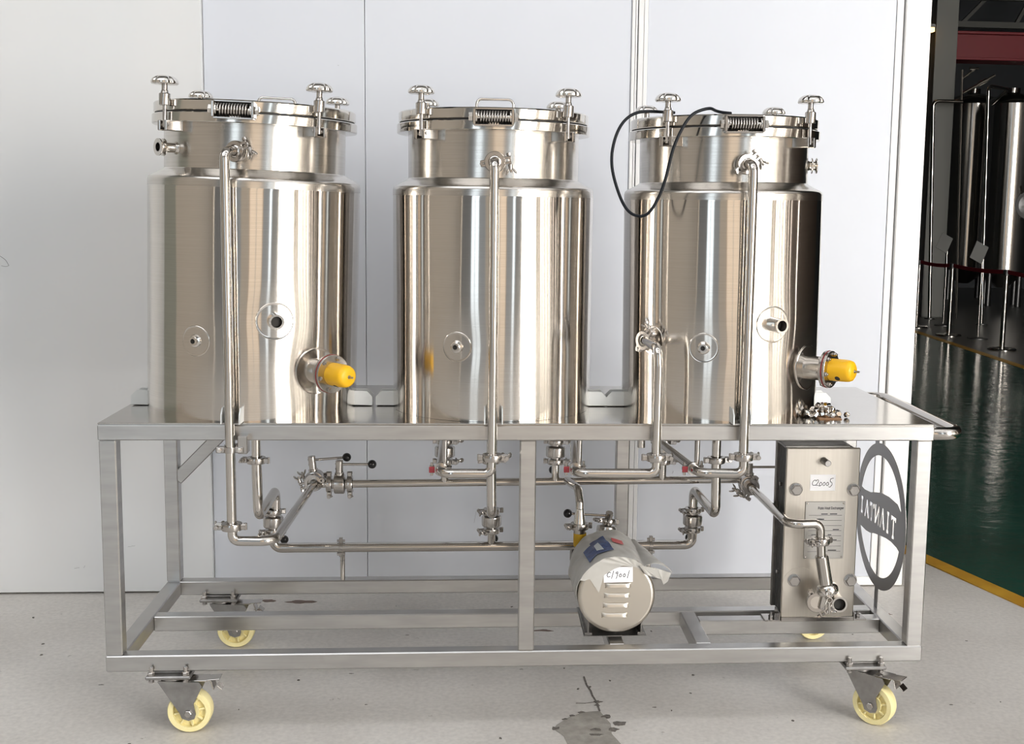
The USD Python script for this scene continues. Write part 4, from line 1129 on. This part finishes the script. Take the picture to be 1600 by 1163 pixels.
big_tank('tall polished fermenting tank at the right edge, with white streaks of reflected daylight', 10.39, 17.0, .44, .62, 3.50, .20)
big_tank('darker fermenting tank close behind the polished one', 10.36, 18.6, .53, .6, 3.62, .22, False)
big_tank('shadowed fermenting tank farthest back behind the grey column', 10.3, 20.6, .55, .6, 3.3, .25, False)
t = thing('standing_pipe', 'grey standing pipe bent over at the top in front of the dark tanks', 'pipe', (8.0, 14.2, 0))
obj('tube', tube([(8.02, 14.2, .003), (7.90, 14.2, 3.27), (8.35, 14.2, 3.27)], .028, .08, 8, 14), 'tank_steel', t)
obj('pipe_foot', cyl((8.02, 14.2, .001), (8.02, 14.2, .02), .08, 20), 'dark_steel', t)
t = thing('standing_pipe', 'tall thin pipe looping over the top of the polished fermenting tank', 'pipe', (8.43, 13.3, 0))
obj('tube', tube([(8.47, 13.35, .003), (8.37, 13.35, 3.42), (8.77, 13.6, 3.40), (8.80, 14.2, 3.25)], .025, .08, 8, 14), 'tank_steel', t)
obj('pipe_foot', cyl((8.47, 13.35, .001), (8.47, 13.35, .02), .08, 20), 'dark_steel', t)
t = thing('spray_pipe', 'thin branching pipe with two slanted arms beside the grey column', 'pipe', (8.25, 14.5, 0))
obj('tube', [cyl((8.48, 14.3, .003), (8.36, 14.3, 3.75), .018, 10), cyl((8.37, 14.3, 3.62), (8.55, 14.3, 3.76), .018, 10), cyl((8.47, 14.3, 3.77), (8.61, 14.3, 3.77), .022, 10), cyl((8.38, 14.3, 3.40), (8.87, 14.3, 3.68), .020, 10), cyl((8.62, 14.3, 3.54), (8.75, 14.3, 3.61), .032, 10)], 'tank_steel', t)
obj('crane_beam', [bx(3.5, 14, 15.2, 15.5, 4.02, 4.42, .01), bx(3.5, 14, 15.1, 15.6, 4.40, 4.44, .005), bx(3.5, 14, 15.1, 15.6, 4.0, 4.04, .005)], 'beam_red', label='dark red steel crane beam across the far hall', cat='beam')
obj('hall_column', [bx(8.00, 8.34, 14.50, 14.53, .003, H - .02, .004), bx(8.00, 8.34, 14.75, 14.78, .003, H - .02, .004), bx(8.15, 8.19, 14.53, 14.75, .003, H - .02, .004)], 'column_grey', label='dark grey steel column beside the partition edge', cat='column')
for i, (y, lab) in enumerate(((12.6, 'nearest dark roof truss above the fermenting tanks'), (17.0, 'second dark roof truss behind the red beam'), (20.0, 'farthest dark roof truss'))):
    t = thing('roof_truss', lab, 'roof truss', (10, y, 5.3))
    obj('top_chord', bx(3.5, 14, y - .06, y + .06, 6.3, 6.42, .005), 'column_grey', t)
    obj('bottom_chord', bx(3.5, 14, y - .06, y + .06, 5.25, 5.37, .005), 'column_grey', t)
    for k in range(9):
        x = 4 + k * 1.1
        obj('web', bar((x, y, 5.31), (x + (.55 if k % 2 else 1.0), y, 6.35), .07, .07), 'column_grey', t)
t = thing('wall_lamp', 'small warm lamp glowing on the dark column beside the partition edge', 'lamp', (7.62, 14.4, 4.35))
obj('lamp_housing', bx(7.66, 7.94, 14.36, 14.50, 4.36, 4.42, .004), 'dark_steel', t)
obj('lamp_lens', bx(7.68, 7.92, 14.34, 14.46, 4.30, 4.362, .002), 'lamp_warm', t)
t = thing('steel_ladder', 'dark steel ladder frame standing in the shadow left of the fermenting tanks', 'ladder', (8.35, 16.2, 0))
for x in (8.32, 8.78):
    obj('rail', cyl((x, 16.2, .003), (x, 16.2, 3.0), .025, 10), 'dark_steel', t)
for k in range(9):
    obj('rung', cyl((8.32, 16.2, .35 + k * .3), (8.78, 16.2, .35 + k * .3), .016, 8), 'dark_steel', t)
